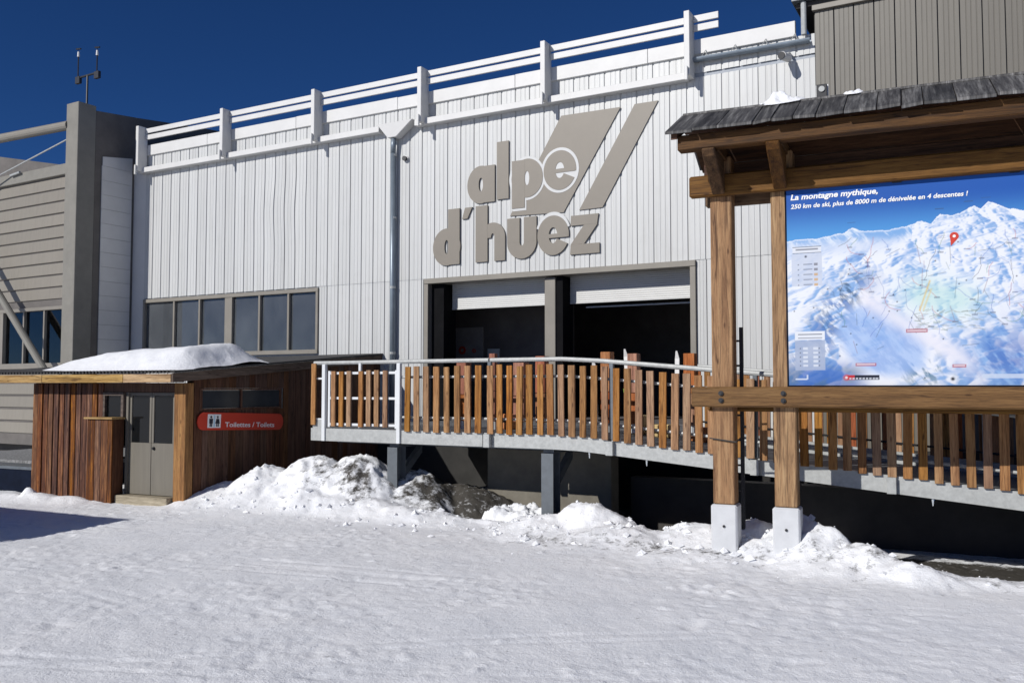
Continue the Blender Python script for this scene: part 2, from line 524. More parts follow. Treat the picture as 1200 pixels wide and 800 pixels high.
def build_ground():
    xs = axis_pts(-9.0, 10.5, 0.034, 900, 900)
    os_ = axis_pts(2.2, 15.8, 0.034, 900, 900)
    X, O = np.meshgrid(xs, os_, indexing='ij')
    rough = (sstep(-40, -12, X) * (1 - sstep(14, 40, X)))
    h = 0.05 * fbm(X * 0.45, O * 0.45, 3, 3) + 0.022 * fbm(X * 1.9, O * 1.9, 5, 4)
    crust = fbm(X * 10.5, O * 10.5, 21, 2, 0.7)
    patch = sstep(-0.08, 0.10, fbm(X * 0.7, O * 0.7, 41, 3))
    h = h + (0.003 + 0.009 * patch) * crust * 2
    chips = np.clip(fbm(X * 9.0, O * 9.0, 131, 2, 0.6) - 0.22, 0, 1) * sstep(-0.05, 0.12, fbm(X * 0.9, O * 0.9, 135, 2))
    h = h + 0.10 * chips
    wear = sstep(-0.08, 0.16, fbm(X * 0.8, O * 0.8, 301, 3))
    for (ax, ao, bx, bo, bend) in ((-6, 9.0, 9, 7.3, 0.5), (-7, 11.2, 6, 8.4, -0.4), (-3, 13.5, 9, 9.6, 0.6), (-8, 8.2, 3, 10.8, 0.3), (1, 14, 9, 8.0, -0.5)):
        tt = np.clip((X - ax) / (bx - ax), 0, 1)
        line = ao + (bo - ao) * tt + bend * np.sin(tt * 3.1)
        inside = sstep(0, 0.05, tt) * (1 - sstep(0.95, 1, tt))
        for off in (0.0, 0.24):
            dd = (O - line - off) / 0.045
            h = h - inside * wear * (0.007 * np.exp(-dd ** 2) - 0.003 * np.exp(-((np.abs(dd) - 1.7) / 0.6) ** 2))
    dents = np.clip(fbm(X * 3.1, O * 3.1, 77, 2) - 0.17, 0, 1)
    h = h - 0.07 * dents * (0.35 + 0.65 * patch)
    mt = np.zeros_like(h)
    wx = X + 0.10 * fbm(X * 2.2, O * 2.2, 91, 3) * 2
    wo = O + 0.12 * fbm(X * 2.2, O * 2.2, 95, 3) * 2
    for s, o, a, rx, ro in MOUNDS:
        d = ((wx - s) / rx) ** 2 + ((wo - o) / ro) ** 2
        mt = np.maximum(mt, a * np.exp(-d * 0.9))
    lump = fbm(X * 3.0, O * 3.0, 55, 5, 0.58)
    ridg = 1 - np.abs(fbm(X * 4.0, O * 4.0, 65, 3, 0.55)) * 4
    edge = np.interp(X, [-9, -3.2, -1.5, 1.0, 2.0, 3.0, 5.2, 6.9, 7.6, 8.3, 9.2, 12], [0, 1.5, 3.2, 4.4, 5.0, 4.7, 4.9, 5.2, 5.7, 6.0, 5.75, 5.6])
    edge = edge + 0.25 * fbm(X * 1.5, O * 1.5, 15, 3)
    hol = 1 - sstep(edge - 0.45, edge + 0.05, O)
    hol = hol * sstep(-3.4, -2.8, X)
    h = h - 0.30 * hol * (1 - 0.75 * np.clip(mt / 0.4, 0, 1))
    h = h + mt + np.clip(mt * 1.6, 0, 1) * (0.12 * lump + 0.045 * ridg + 0.05 * np.clip(fbm(X * 7.5, O * 7.5, 171, 3, 0.65), -0.1, 0.3) * 2)
    # low lip of ploughed snow along the edge
    lip = np.exp(-((O - edge - 0.25) / 0.25) ** 2) * sstep(1, 2, X)
    h = h + lip * (0.06 + 0.16 * np.clip(lump, -0.1, 0.4))
    h = np.where(rough > 0, h, 0) * rough
    # dirt
    dirt = hol * sstep(-0.9, 0.6, X) * (0.95 - 0.25 * np.clip(mt, 0, 1)) * sstep(-0.25, 0.3, edge - O)
    dirt = np.maximum(dirt, 0.74 * np.exp(-(((X + 0.2) / 1.25) ** 2 + ((O - 4.75) / 0.5) ** 2)) * sstep(-0.15, 0.2, lump + 0.08))
    dirt = np.maximum(dirt, 0.75 * np.exp(-(((X - 0.9) / 0.9) ** 2 + ((O - 4.2) / 0.7) ** 2)))
    dirt = np.maximum(dirt, 0.34 * np.exp(-((O - 6.0) / 0.35) ** 2) * sstep(2, 4, X))
    dirt = dirt * (1 - 0.75 * sstep(5.6, 6.6, X) * (1 - sstep(3.6, 4.2, O)))
    dirt = np.maximum(dirt, 1.0 * sstep(-0.02, 0.05, -h) * sstep(7.2, 7.8, X) * sstep(2.9, 3.3, O) * (1 - sstep(6.1, 6.4, O)))
    dirt = np.where((X > 2.3) & (X < 3.4) & (O > 4.0), dirt * 0.35, dirt)
    P = np.empty((X.size, 3), 'f')
    a, n = FAC.a, FAC.n
    P[:, 0] = (FAC.x + X * a.x + O * n.x).ravel()
    P[:, 1] = (FAC.y + X * a.y + O * n.y).ravel()
    P[:, 2] = h.ravel()
    nx, no = X.shape
    idx = np.arange(nx * no).reshape(nx, no)
    q = np.stack([idx[:-1, :-1], idx[:-1, 1:], idx[1:, 1:], idx[1:, :-1]], -1).reshape(-1, 4)
    q = q[:, ::-1] if False else q
    me = bpy.data.meshes.new("snow_ground")
    me.vertices.add(len(P)); me.vertices.foreach_set("co", P.ravel())
    me.loops.add(q.size); me.loops.foreach_set("vertex_index", q.ravel().astype('i'))
    me.polygons.add(len(q)); me.polygons.foreach_set("loop_start", np.arange(0, q.size, 4, dtype='i'))
    me.update(calc_edges=True)
    if me.polygons[len(q) // 2].normal.z < 0:
        me.flip_normals()
    me.polygons.foreach_set("use_smooth", [True] * len(q))
    at = me.attributes.new("dirt", 'FLOAT', 'POINT'); at.data.foreach_set("value", dirt.ravel().astype('f'))
    me.materials.append(M['snow'])
    o = put(me, "snow_ground"); o['kind'] = 'structure'
    return xs, os_, h, dirt, mt


GX, GO, GH, GD, GM = build_ground()


def build_chunks():
    """broken crumbs and lumps of crusted snow along the ploughed edge"""
    r = random.Random(77)
    m = MB(); n = 0
    base = [(0.0, 0.0, 1.0), (0.0, 0.0, -1.0)] + [(math.cos(R(t)), math.sin(R(t)), 0.25 * (-1) ** i) for i, t in enumerate(range(0, 360, 60))]
    fs = [(0, 2 + i, 2 + (i + 1) % 6) for i in range(6)] + [(1, 2 + (i + 1) % 6, 2 + i) for i in range(6)]
    while n < 620:
        x, o = r.uniform(-3.0, 9.0), r.gauss(5.6, 0.45)
        i, j = int(np.searchsorted(GX, x)), int(np.searchsorted(GO, o))
        if GD[i, j] > 0.45 or (GM[i, j] < 0.03 and r.random() < 0.75): continue
        sz = 0.010 + 0.055 * r.random() ** 4.0
        a = r.uniform(0, 6.28); ca, sa = math.cos(a), math.sin(a)
        sx, sy, szz = sz * r.uniform(0.7, 1.5), sz * r.uniform(0.7, 1.3), sz * r.uniform(0.5, 0.9)
        c0 = FAC.w(x, o, float(GH[i, j]) + szz * 0.25)
        vs = []
        for bx, by, bz in base:
            k = r.uniform(0.75, 1.2)
            px, py, pz = bx * sx * k, by * sy * k, bz * szz * k
            vs.append((c0.x + ca * px - sa * py, c0.y + sa * px + ca * py, c0.z + pz))
        m.add(vs, fs); n += 1
    ob = m.build('snow_crumbs', 'roof_snow'); ob['kind'] = 'stuff'


build_chunks()

# ------------------------------------------------------------------ white hall
hall = thing('lift_station_hall', FAC, 'long white hall clad in ribbed metal panels with a wide garage entrance', 'building')
PW = 0.345
Z_SPLIT, Z_TOP = 4.48, 8.02


def panel_mesh(z0, z1, wob=0.0, seed=0):
    """one cladding sheet: flat pans, two shallow flutes, a deep groove on the right"""
    prof = [(0.0, 0.0), (0.10, 0.0), (0.108, 0.007), (0.122, 0.007), (0.130, 0.0), (0.204, 0.0), (0.212, 0.007), (0.226, 0.007), (0.234, 0.0),
            (PW - 0.042, 0.0), (PW - 0.030, 0.021), (PW - 0.001, 0.021)]
    n = 14 if wob else 1
    m = MB(); vs = []; k = len(prof)
    r = random.Random(seed)
    ph = r.uniform(-0.3, 0.3)
    for i in range(n + 1):
        z = z0 + (z1 - z0) * i / n
        t = i / n
        dx = wob * math.sin(t * 9.0 + ph) * math.exp(-((t - 0.62) / 0.30) ** 2)
        dy = -abs(wob) * 0.9 * math.exp(-((t - 0.6) / 0.22) ** 2)
        vs += [(x + dx, y + dy * math.sin(math.pi * min(1, x / PW)), z) for x, y in prof]
    fs = [(i * k + j, i * k + j + 1, (i + 1) * k + j + 1, (i + 1) * k + j) for i in range(n) for j in range(k - 1)]
    return m.add(vs, fs).mesh('cladding_panel', 'white_cladding')


pm_up, pm_low, pm_sill = panel_mesh(Z_SPLIT + 0.004, Z_TOP), panel_mesh(1.0, Z_SPLIT - 0.004), panel_mesh(1.0, 2.80)
pm_par = panel_mesh(8.10, 8.46)
s0 = -11.62
for i in range(52):
    x = s0 + i * PW
    wob = 0.0
    if -8.2 < x < -5.6: wob = 0.034 * math.exp(-((x + 6.9) / 0.9) ** 2)
    me = pm_up if wob < 0.01 else panel_mesh(Z_SPLIT + 0.004, Z_TOP, wob * (1 if i % 2 else 0.7), i)
    put(me, 'cladding_panel', hall, loc=(x, 0, 0))
    if x > -11.7 and x < 6.2: put(pm_par, 'parapet_panel', hall, loc=(x, 0, 0))
    if x + PW <= -5.27 + 0.1: put(pm_sill, 'cladding_panel', hall, loc=(x, 0, 0))
    elif -5.3 < x and x + PW < -2.2: put(pm_low, 'cladding_panel', hall, loc=(x, 0, 0))
    elif x > 3.95: put(pm_low, 'cladding_panel', hall, loc=(x, 0, 0))
for xa, xb in ((-5.335, -5.068), (4.034, 4.248)):
    o_n = put(pm_low, 'cladding_panel', hall, loc=(xa, 0, 0)); o_n.scale = ((xb - xa) / PW, 1, 1)
# backing wall behind the sheets, left bare around the two openings
bk = MB()
bk.box(-12.38, 6.27, 0.035, 0.30, 4.46, 8.44)
bk.box(-12.38, -11.60, 0.035, 0.30, 0.0, 4.457)
bk.box(-11.60, -5.34, 0.035, 0.30, 0.0, 2.86)
bk.box(-5.34, -2.20, 0.035, 0.30, 0.0, 4.457)
bk.box(4.0, 6.27, 0.035, 0.30, 0.0, 4.457)
bk.build('backing_wall', 'joint_backing', hall)
MB().box(-12.38, 6.2, 0.31, 14.0, 7.90, 8.0).build('roof', 'roof_felt', hall)
MB().box(-12.40, -11.63, 0.012, 0.034, 0.0, 8.10).build('end_panel', 'white_paint', hall)
# upper parapet board, ledge
for x0, x1 in ((-11.62, -9.2), (-9.2, -6.1), (-6.1, -3.0), (-3.0, 0.1), (0.1, 3.1), (3.1, 5.95)):
    MB().box(x0 + 0.004, x1 - 0.004, -0.05, 0.034, 8.455, 8.745 + random.uniform(-0.008, 0.008)).build('parapet_board', 'white_paint', hall, 0.006)
for x0, x1 in ((-11.75, -3.42), (-2.42, 3.95)):
    MB().prism_y([(x0, 7.95), (x1, 7.95), (x1, 8.09), (x0, 8.09)], -0.20, 0.0).build('ledge_gutter', 'white_paint', hall, 0.008)
# strip window
win = (-11.60, -5.34, 2.86, 4.455)
fb = MB()
fb.box(win[0], win[1], -0.045, 0.10, 4.36, 4.455).box(win[0], win[1], -0.05, 0.10, 2.86, 2.96)
fb.box(win[0], win[0] + 0.07, -0.042, 0.10, 2.96, 4.36).box(win[1] - 0.07, win[1], -0.042, 0.10, 2.96, 4.36)
wf = fb.build('window_frame', 'frame_beige', hall, 0.004)
mull = [(-10.38, 0.06), (-9.41, 0.06), (-8.345, 0.26), (-7.27, 0.06), (-6.30, 0.06)]
for x, w in mull:
    MB().box(x - w / 2, x + w / 2, -0.03, 0.08, 2.962, 4.358).build('mullion', 'frame_beige', wf, 0.004)
ed = [win[0] + 0.07] + [e for x, w in mull for e in (x - w / 2, x + w / 2)] + [win[1] - 0.07]
for a, b in zip(ed[::2], ed[1::2]):
    MB().box(a + 0.002, b - 0.002, 0.045, 0.055, 2.962, 4.358).build('window_pane', 'hazed_glass', wf)
room = MB()
room.box(-11.9, -5.1, 0.301, 3.0, 2.6, 2.69).box(-11.9, -5.1, 0.301, 3.0, 4.75, 4.85).box(-11.9, -5.1, 3.0, 3.1, 2.6, 4.85).box(-12.0, -11.9, 0.301, 3.0, 2.6, 4.85).box(-5.1, -5.0, 0.301, 3.0, 2.6, 4.85)
room.build('window_room', 'interior', hall)
for a, b, t in ((-7.14, -6.66, 3.44), (-6.64, -6.36, 3.44), (-5.94, -5.44, 3.44)):
    MB().box(a, b, 0.12, 0.14, 2.97, t).build('blue_panel', 'blue_panel', hall)
MB().box(-10.75, -10.60, 0.07, 0.075, 3.32, 3.52).build('paper_notice', 'paper', hall)

# garage entrance
fr_ = MB()
fr_.box(-2.235, 4.03, -0.07, 0.30, 4.36, 4.475)
fr_.box(-2.235, -2.12, -0.06, 0.30, 1.1, 4.357).box(3.92, 4.03, -0.06, 0.30, 1.1, 4.357)
fr_.build('entrance_frame', 'frame_beige', hall, 0.006)
MB().box(0.745, 0.995, 0.06, 0.90, 1.2, 4.34).build('entrance_pillar', 'frame_beige', hall, 0.01)
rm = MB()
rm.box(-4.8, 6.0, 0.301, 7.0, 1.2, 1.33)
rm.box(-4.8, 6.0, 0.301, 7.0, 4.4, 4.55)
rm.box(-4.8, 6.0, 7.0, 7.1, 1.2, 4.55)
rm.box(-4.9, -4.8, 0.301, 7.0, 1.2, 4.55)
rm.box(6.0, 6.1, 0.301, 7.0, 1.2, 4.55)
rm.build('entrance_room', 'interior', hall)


def shutter(x0, x1):
    m = MB(); n = 13; z0, z1 = 3.83, 4.395
    for i in range(n):
        za = z0 + (z1 - z0) * i / n; zb = z0 + (z1 - z0) * (i + 1) / n
        m.prism_x([(0.47, za), (0.47, zb - 0.002), (0.452, zb - 0.004), (0.45, za + 0.002)][::-1], x0, x1)
    o = m.build('roller_shutter', 'shutter', hall)
    MB().box(x0, x1, 0.44, 0.475, 3.80, 3.826).build('shutter_rail', 'shutter', o, 0.004)
    MB().box(x0, x1, 0.472, 0.50, 3.85, 4.40).build('shutter_back', 'interior', o)


shutter(-1.795, 0.742)
shutter(1.155, 3.918)
MB().box(-2.118, -1.80, 0.10, 0.60, 1.34, 4.355).build('shutter_shade_block', 'void_black', hall)  # black guide block, added to shade the shutter's left end
MB().box(0.998, 1.15, 0.10, 0.60, 1.34, 4.355).build('shutter_shade_block', 'void_black', hall)  # second block, added beside the pillar to shade the right shutter
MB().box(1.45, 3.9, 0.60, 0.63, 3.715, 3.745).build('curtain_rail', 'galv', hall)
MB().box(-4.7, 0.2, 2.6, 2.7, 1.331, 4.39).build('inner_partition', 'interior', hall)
ib = MB().box(-3.15, -2.25, 2.56, 2.595, 2.2, 3.55).build('notice_board', 'interior_panel', hall)
for x, z, r in ((-2.85, 2.98, 0.10), (-2.50, 2.96, 0.05)):
    MB().ring_y(x, z, r, r, r * 0.5, r * 0.5, 2.54, 2.559, n=18).build('red_disc', 'sign_red', ib)
MB().box(-2.12, -1.78, 2.57, 2.59, 2.62, 3.0).build('paper_notice', 'paper', hall)
# drain hopper
MB().hexa([(-3.14, -0.24, 7.76), (-2.90, -0.24, 7.76), (-2.90, -0.02, 7.76), (-3.14, -0.02, 7.76)],
          [(-3.419, -0.27, 8.10), (-2.421, -0.27, 8.10), (-2.421, -0.01, 8.10), (-3.419, -0.01, 8.10)]).build('drain_hopper', 'white_paint', hall, 0.01)

# downpipe
dp = thing('drainpipe', FAC, 'blue-grey drainpipe running down the white facade left of the entrance', 'drainpipe', at=(-3.03, 0, 0))
MB().path([(0, -0.15, 7.77), (-0.03, -0.12, 7.42), (-0.03, -0.10, 1.2)], 0.062, 12).build('pipe', 'pipe_blue', dp, smooth=True)
for z in (7.35, 5.9, 4.3, 2.8):
    MB().tube((-0.03, -0.10, z), (-0.03, -0.10, z + 0.05), 0.075, 12).build('pipe_clip', 'galv', dp)

# roof railing
rail = thing('roof_railing', FAC, 'white roof railing with two flat rails between deep flat posts', 'railing', at=(0, 0, 7.97))
pmesh = MB().box(-0.055, 0.055, -0.36, -0.052, 0.0, 1.25).mesh('railing_post', 'white_paint')
posts = (-11.58, -8.36, -5.29, -2.18, 0.92, 4.0)
for x in posts:
    put(pmesh, 'railing_post', rail, 0.008, loc=(x, 0, 0))
    MB().box(x - 0.028, x + 0.028, -0.42, -0.362, -0.11, 0.16).build('post_bracket', 'white_paint', rail, 0.01)
for z0, z1 in ((1.085, 1.215), (0.905, 1.035)):
    xs = [-11.52, -8.42, -8.30, -5.35, -5.23, -2.24, -2.12, 0.86, 0.98, 3.94, 4.06, 4.55]
    for a, b in zip(xs[::2], xs[1::2]):
        MB().box(a, b, -0.13, -0.09, z0, z1).build('railing_board', 'white_paint', rail, 0.005)

# galvanised roof gutter at the right end
gt = thing('roof_gutter', FAC, 'short galvanised half-round gutter with wire hangers at the right end of the white parapet', 'gutter', at=(0, 0, 0))
g = MB()
prof = [(-0.10 + 0.075 * math.cos(R(t)), 0.0 + 0.075 * math.sin(R(t))) for t in range(180, 361, 20)]
n = len(prof)
vs = [(3.98, y, 8.355 + z) for y, z in prof] + [(6.22, y, 8.335 + z) for y, z in prof]
g.add(vs, [(i, i + 1, n + i + 1, n + i) for i in range(n - 1)])
gu = g.build('gutter_trough', 'pipe_blue', gt)
gu.modifiers.new('thickness', 'SOLIDIFY').thickness = 0.006
for x in (4.28, 4.85, 5.42, 5.95):
    MB().path([(x - 0.05, -0.17, 8.35), (x, -0.06, 8.50), (x + 0.05, -0.17, 8.35)], 0.007, 5).build('hanger', 'galv', gt)

# ------------------------------------------------------------------ lettering on the facade
lg = thing('facade_lettering', FAC, 'large taupe lettering alpe d\'huez with two slanted bars on the white facade', 'lettering')
Y0, Y1, YB = -0.042, -0.003, -0.028
RY = lambda z: 0


def letter(m, name='letter'):
    return m.build(name, 'taupe', lg)


def stem(m, x0, x1, z0, z1, dy=0.002):
    return m.box(x0, x1, Y0 - dy, Y1, z0, z1)


def bowl(m, cx, cz, rx, rz, ix, iz, a0=0, a1=360, y0=Y0):
    return m.ring_y(cx, cz, rx, rz, ix, iz, y0, Y1, a0, a1, 44)


def e_letter(cx, cz, rx, rz):
    m = MB()
    bowl(m, cx, cz, rx, rz, rx * 0.27, rz * 0.40, -7, 333)
    m.box(cx - rx * 0.35, cx + rx * 0.93, Y0 - 0.002, Y1, cz - rz * 0.13, cz + rz * 0.07)
    return letter(m)


# slanted bars
bar1 = [(-0.035, 5.70), (1.235, 5.66), (2.509, 7.675), (1.187, 7.69)]
bar2 = [(1.589, 5.672), (2.107, 5.680), (3.302, 7.682), (2.813, 7.686)]
MB().prism_y(bar1, YB, Y1).build('slanted_bar', 'taupe', lg)
MB().prism_y(bar2, YB, Y1).build('slanted_bar', 'taupe', lg)


def halo(m):
    return m.build('letter_outline', 'halo', lg)


HY = YB - 0.006
halo(MB().ring_y(1.155, 6.55, 0.435, 0.475, 0.001, 0.001, HY, YB + 0.002))
halo(MB().ring_y(0.38, 6.47, 0.43, 0.47, 0.001, 0.001, HY + 0.002, YB + 0.002).box(0.04, 0.365, HY + 0.001, YB + 0.002, 5.79, 6.2))
halo(MB().ring_y(0.995, 5.20, 0.41, 0.49, 0.25, 0.3, HY - 0.001, YB + 0.002, 20, 160))
# alpe
m = MB(); bowl(m, -0.755, 6.455, 0.345, 0.415, 0.055, 0.15); stem(m, -0.70, -0.405, 6.055, 6.855); letter(m)
m = MB(); stem(m, -0.352, -0.062, 6.085, 7.335); letter(m)
m = MB(); bowl(m, 0.385, 6.47, 0.375, 0.415, 0.055, 0.15); stem(m, 0.02, 0.33, 5.845, 6.87); letter(m)
e_letter(1.155, 6.55, 0.375, 0.415)
# d'huez
m = MB(); bowl(m, -1.64, 5.155, 0.36, 0.415, 0.055, 0.155); stem(m, -1.60, -1.30, 4.755, 5.99); letter(m)
m = MB(); m.prism_y([(-1.235, 5.74), (-1.10, 5.74), (-0.975, 5.985), (-1.16, 5.985)], Y0, Y1); m.build('apostrophe', 'taupe', lg)
m = MB(); stem(m, -0.885, -0.585, 4.76, 5.99)
bowl(m, -0.455, 5.27, 0.305, 0.325, 0.045, 0.09, 0, 180); stem(m, -0.412, -0.15, 4.76, 5.272); letter(m)
m = MB(); stem(m, -0.095, 0.205, 5.12, 5.64); stem(m, 0.31, 0.61, 5.12, 5.64)
bowl(m, 0.2575, 5.122, 0.3525, 0.36, 0.053, 0.08, 180, 360); letter(m)
e_letter(0.995, 5.20, 0.365, 0.415)
m = MB()
m.prism_y([(1.40, 5.36), (1.99, 5.36), (2.02, 5.565), (1.41, 5.565)], Y0, Y1)
m.prism_y([(1.40, 4.97), (1.70, 4.97), (2.0, 5.358), (1.70, 5.358)], Y0, Y1)
m.prism_y([(1.385, 4.765), (2.04, 4.765), (2.04, 4.968), (1.40, 4.968)], Y0, Y1)
letter(m)

# ------------------------------------------------------------------ small fittings on the facade
cc = thing('surveillance_camera', FAC, 'white tube camera on a bracket under the right end of the parapet gutter', 'camera', at=(5.78, 0, 7.93))
MB().tube((0, -0.42, 0.07), (0.05, -0.12, 0.11), 0.075, 14).build('housing', 'white_paint', cc, smooth=False)
MB().tube((-0.006, -0.445, 0.067), (-0.002, -0.42, 0.07), 0.066, 14).build('lens_ring', 'black_metal', cc)
MB().path([(0.05, -0.22, 0.12), (0.07, -0.12, 0.20), (0.07, 0, 0.20)], 0.025, 8).build('bracket', 'galv', cc)
fc = thing('dome_camera', FAC, 'small black round camera eye beside the top of the drainpipe', 'camera', at=(-2.78, 0, 7.28))
MB().tube((0, -0.09, 0), (0, 0.0, 0), 0.055, 14).build('dome', 'black_metal', fc)
MB().tube((0, -0.03, 0), (0, 0.0, 0), 0.075, 14).build('dome_base', 'white_paint', fc)

# ------------------------------------------------------------------ beige upper building at the right
bb = thing('beige_building', FAC, 'beige metal clad building rising behind the map shelter roof at the right', 'building', at=(6.275, 0, 0))
prof = [(0.0, 0.0), (0.075, 0.0), (0.08, 0.006), (0.088, 0.006), (0.093, 0.0), (0.15, 0.0), (0.155, 0.006), (0.163, 0.006), (0.168, 0.0), (0.232, 0.0), (0.237, 0.006), (0.245, 0.006), (0.25, 0), (0.313, 0.0), (0.316, 0.04), (0.336, 0.04)]
m = MB(); k = len(prof)
m.add([(x, y, 0.9) for x, y in prof] + [(x, y, 8.84) for x, y in prof], [(j, j + 1, k + j + 1, k + j) for j in range(k - 1)])
bpm = m.mesh('cladding_panel', 'beige_cladding')
for i in range(26):
    put(bpm, 'cladding_panel', bb, loc=(0.02 + i * 0.336, -0.03, 0))
MB().box(0.0, 9.0, 0.012, 8.0, 0.0, 8.80).build('wall', 'beige_dark', bb)
MB().box(-0.02, 9.0, -0.10, 0.0, 8.845, 8.94).build('eaves_board', 'frame_beige', bb, 0.005)
MB().box(-0.30, 9.0, -0.08, 8.0, 8.945, 9.02).build('soffit', 'dark_soffit', bb)
MB().box(-0.36, 9.0, -0.22, 8.0, 9.03, 9.10).build('roof_edge', 'galv_dark', bb, 0.01)
MB().box(-0.34, 9.0, -0.16, 8.0, 9.11, 9.30).build('roof', 'roof_felt', bb)
MB().tube((-0.16, -0.12, 8.42), (-0.16, -0.12, 9.02), 0.05, 10).build('downpipe', 'galv', bb)

# ------------------------------------------------------------------ grey building on the left
lb = thing('grey_building', LFT, 'grey-beige building at the far left with horizontal siding and a strip window', 'building')
z = 7.69
sid = MB().prism_x([(0.0, 0.0), (-0.035, 0.012), (-0.012, 0.295), (0.0, 0.295)][::-1], -14.0, -0.52).mesh('siding_plank', 'left_siding')
zz = 7.395
while zz > 4.2:
    put(sid, 'siding_plank', lb, loc=(0, 0, zz)); zz -= 0.331
zz = 1.86
zz0 = 2.20
while zz0 > 0.45:
    put(sid, 'siding_plank', lb, loc=(0, 0.0, zz0)); zz0 -= 0.352
MB().box(-14.0, -0.5, -0.10, 0.02, 7.74, 8.03).build('coping', 'pier_front', lb, 0.01)
MB().box(-14.0, -0.53, 0.006, 0.25, 4.2, 7.74).build('wall', 'dark_brown_wall', lb)
MB().box(-14.0, -0.53, 0.006, 0.25, 0.48, 2.55).build('wall', 'dark_brown_wall', lb)
MB().box(-14.0, -0.40, 0.4, 2.5, -0.2, 0.47).build('base_wall', 'dark_soffit', lb)
MB().box(-0.52, 0.0, -0.12, 0.40, 0.4, 9.62).build('pier', 'pier_front', lb, 0.01)
lw = MB().box(-14.0, -0.522, -0.06, 0.05, 4.13, 4.22).box(-14.0, -0.522, -0.06, 0.05, 2.55, 2.70).box(-3.56, -3.36, -0.05, 0.05, 2.70, 4.13).build('window_frame', 'frame_beige', lb, 0.004)
for x in (-1.45, -2.40, -4.4, -5.4, -6.4, -7.4, -8.4):
    MB().box(x - 0.03, x + 0.03, -0.03, 0.045, 2.702, 4.128).build('mullion', 'frame_beige', lw)
for a, b in ((-1.42, -0.54), (-2.37, -1.48), (-3.36, -2.43), (-4.37, -3.56), (-5.37, -4.43), (-6.37, -5.43), (-7.37, -6.43), (-8.37, -7.43), (-13.9, -8.43)):
    MB().box(a, b, 0.05, 0.06, 2.702, 4.128).build('window_pane', 'glass', lw)
MB().box(-14.0, -0.53, 1.5, 1.6, 2.5, 4.3).build('window_back', 'interior', lb)
# side wall: dark panels rising to the back, white siding in front of its lower part
dk = MB()
yy = [0.401, 1.64, 2.93, 4.3, 6.0]; zt = [9.50, 9.63, 9.79, 9.95, 10.1]
for i in range(4):
    MB().prism_x([(yy[i] + 0.006, 0.4), (yy[i + 1] - 0.006, 0.4), (yy[i + 1] - 0.006, zt[i + 1]), (yy[i] + 0.006, zt[i])], -0.30, -0.012).build('side_wall_panel', 'dark_brown_wall', lb)
zz = 0.6
ws = MB().prism_x([(0.60, 0.0), (1.53, 0.0), (1.53, 0.385), (0.60, 0.385)], -0.008, 0.02).mesh('white_siding', 'white_paint')
while zz < 7.95:
    put(ws, 'white_siding', lb, loc=(0.0, 0, zz)); zz += 0.392
MB().prism_x([(0.62, zz), (1.53, zz), (1.53, 8.43), (0.62, 8.29)], -0.008, 0.02).build('white_siding', 'white_paint', lb)
# dark roof block behind
MB().hexa([(-13.9, 4.0, 0.0), (-2.0, 4.0, 0.0), (-2.0, 9.0, 0.0), (-13.9, 9.0, 0.0)],
          [(-13.9, 4.0, 11.1), (-2.0, 4.0, 8.65), (-2.0, 9.0, 8.65), (-13.9, 9.0, 11.1)]).build('rear_block', 'dark_brown_wall', lb)
# tubes of the outer frame
tf = thing('tube_frame', LFT, 'beige steel tubes and a thin stay in front of the grey building', 'steel frame', at=(0, 0, 0))
MB().tube((-6.5, -0.5, 9.06), (-0.50, -0.05, 9.06), 0.125, 14).build('top_tube', 'frame_beige', tf, smooth=False)
MB().tube((-6.2, -0.55, 7.93), (-0.60, -0.5, 2.50), 0.095, 12).build('diagonal_strut', 'pier_front', tf)
MB().tube((-6.0, -0.5, 7.35), (-0.50, -0.05, 8.70), 0.022, 6).build('stay_rod', 'galv', tf)
lamp = MB().tube((-3.0, -0.16, 7.98), (-2.55, -0.16, 8.02), 0.035, 6).build('bracket', 'galv', tf)

# weather mast
wm = thing('weather_mast', LFT, 'thin dark wind gauge mast with two sensors on top of the dark pier', 'weather mast', at=(-0.22, 0.30, 9.6))
MB().tube((-0.36, 0.2, -0.02), (-0.36, 0.2, 1.02), 0.028, 8).build('mast', 'black_metal', wm)
MB().tube((-0.80, 0.2, 1.0), (0.06, 0.2, 1.0), 0.03, 8).build('crossbar', 'black_metal', wm)
for x, z1 in ((-0.79, 1.62), (0.05, 1.50)):
    MB().box(x - 0.07, x + 0.12, 0.16, 0.24, 0.84, 1.03).build('sensor_box', 'black_metal', wm)
    sp = MB().tube((x, 0.2, 1.0), (x, 0.2, z1), 0.018, 6).build('spindle', 'black_metal', wm)
    MB().tube((x, 0.2, z1 - 0.02), (x, 0.2, z1 + 0.12), 0.035, 10, 0.028).build('sensor_head', 'white_paint', wm)
    MB().tube((x - 0.10, 0.2, z1 + 0.22), (x + 0.1, 0.2, z1 + 0.19), 0.022, 6).tube((x, 0.2, z1 + 0.16), (x, 0.2, z1 + 0.22), 0.012, 6).build('wind_cup', 'black_metal', wm)

# low dark blue platform beside the hut
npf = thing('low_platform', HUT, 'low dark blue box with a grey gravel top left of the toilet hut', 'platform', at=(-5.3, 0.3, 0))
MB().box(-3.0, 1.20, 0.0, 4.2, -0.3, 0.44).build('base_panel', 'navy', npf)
MB().box(-3.0, 1.20, -0.02, 4.2, 0.442, 0.50).build('kerb', 'galv_dark', npf)
MB().box(-2.9, 1.10, 0.5, 4.1, 0.502, 0.56).build('gravel_top', 'gravel', npf)

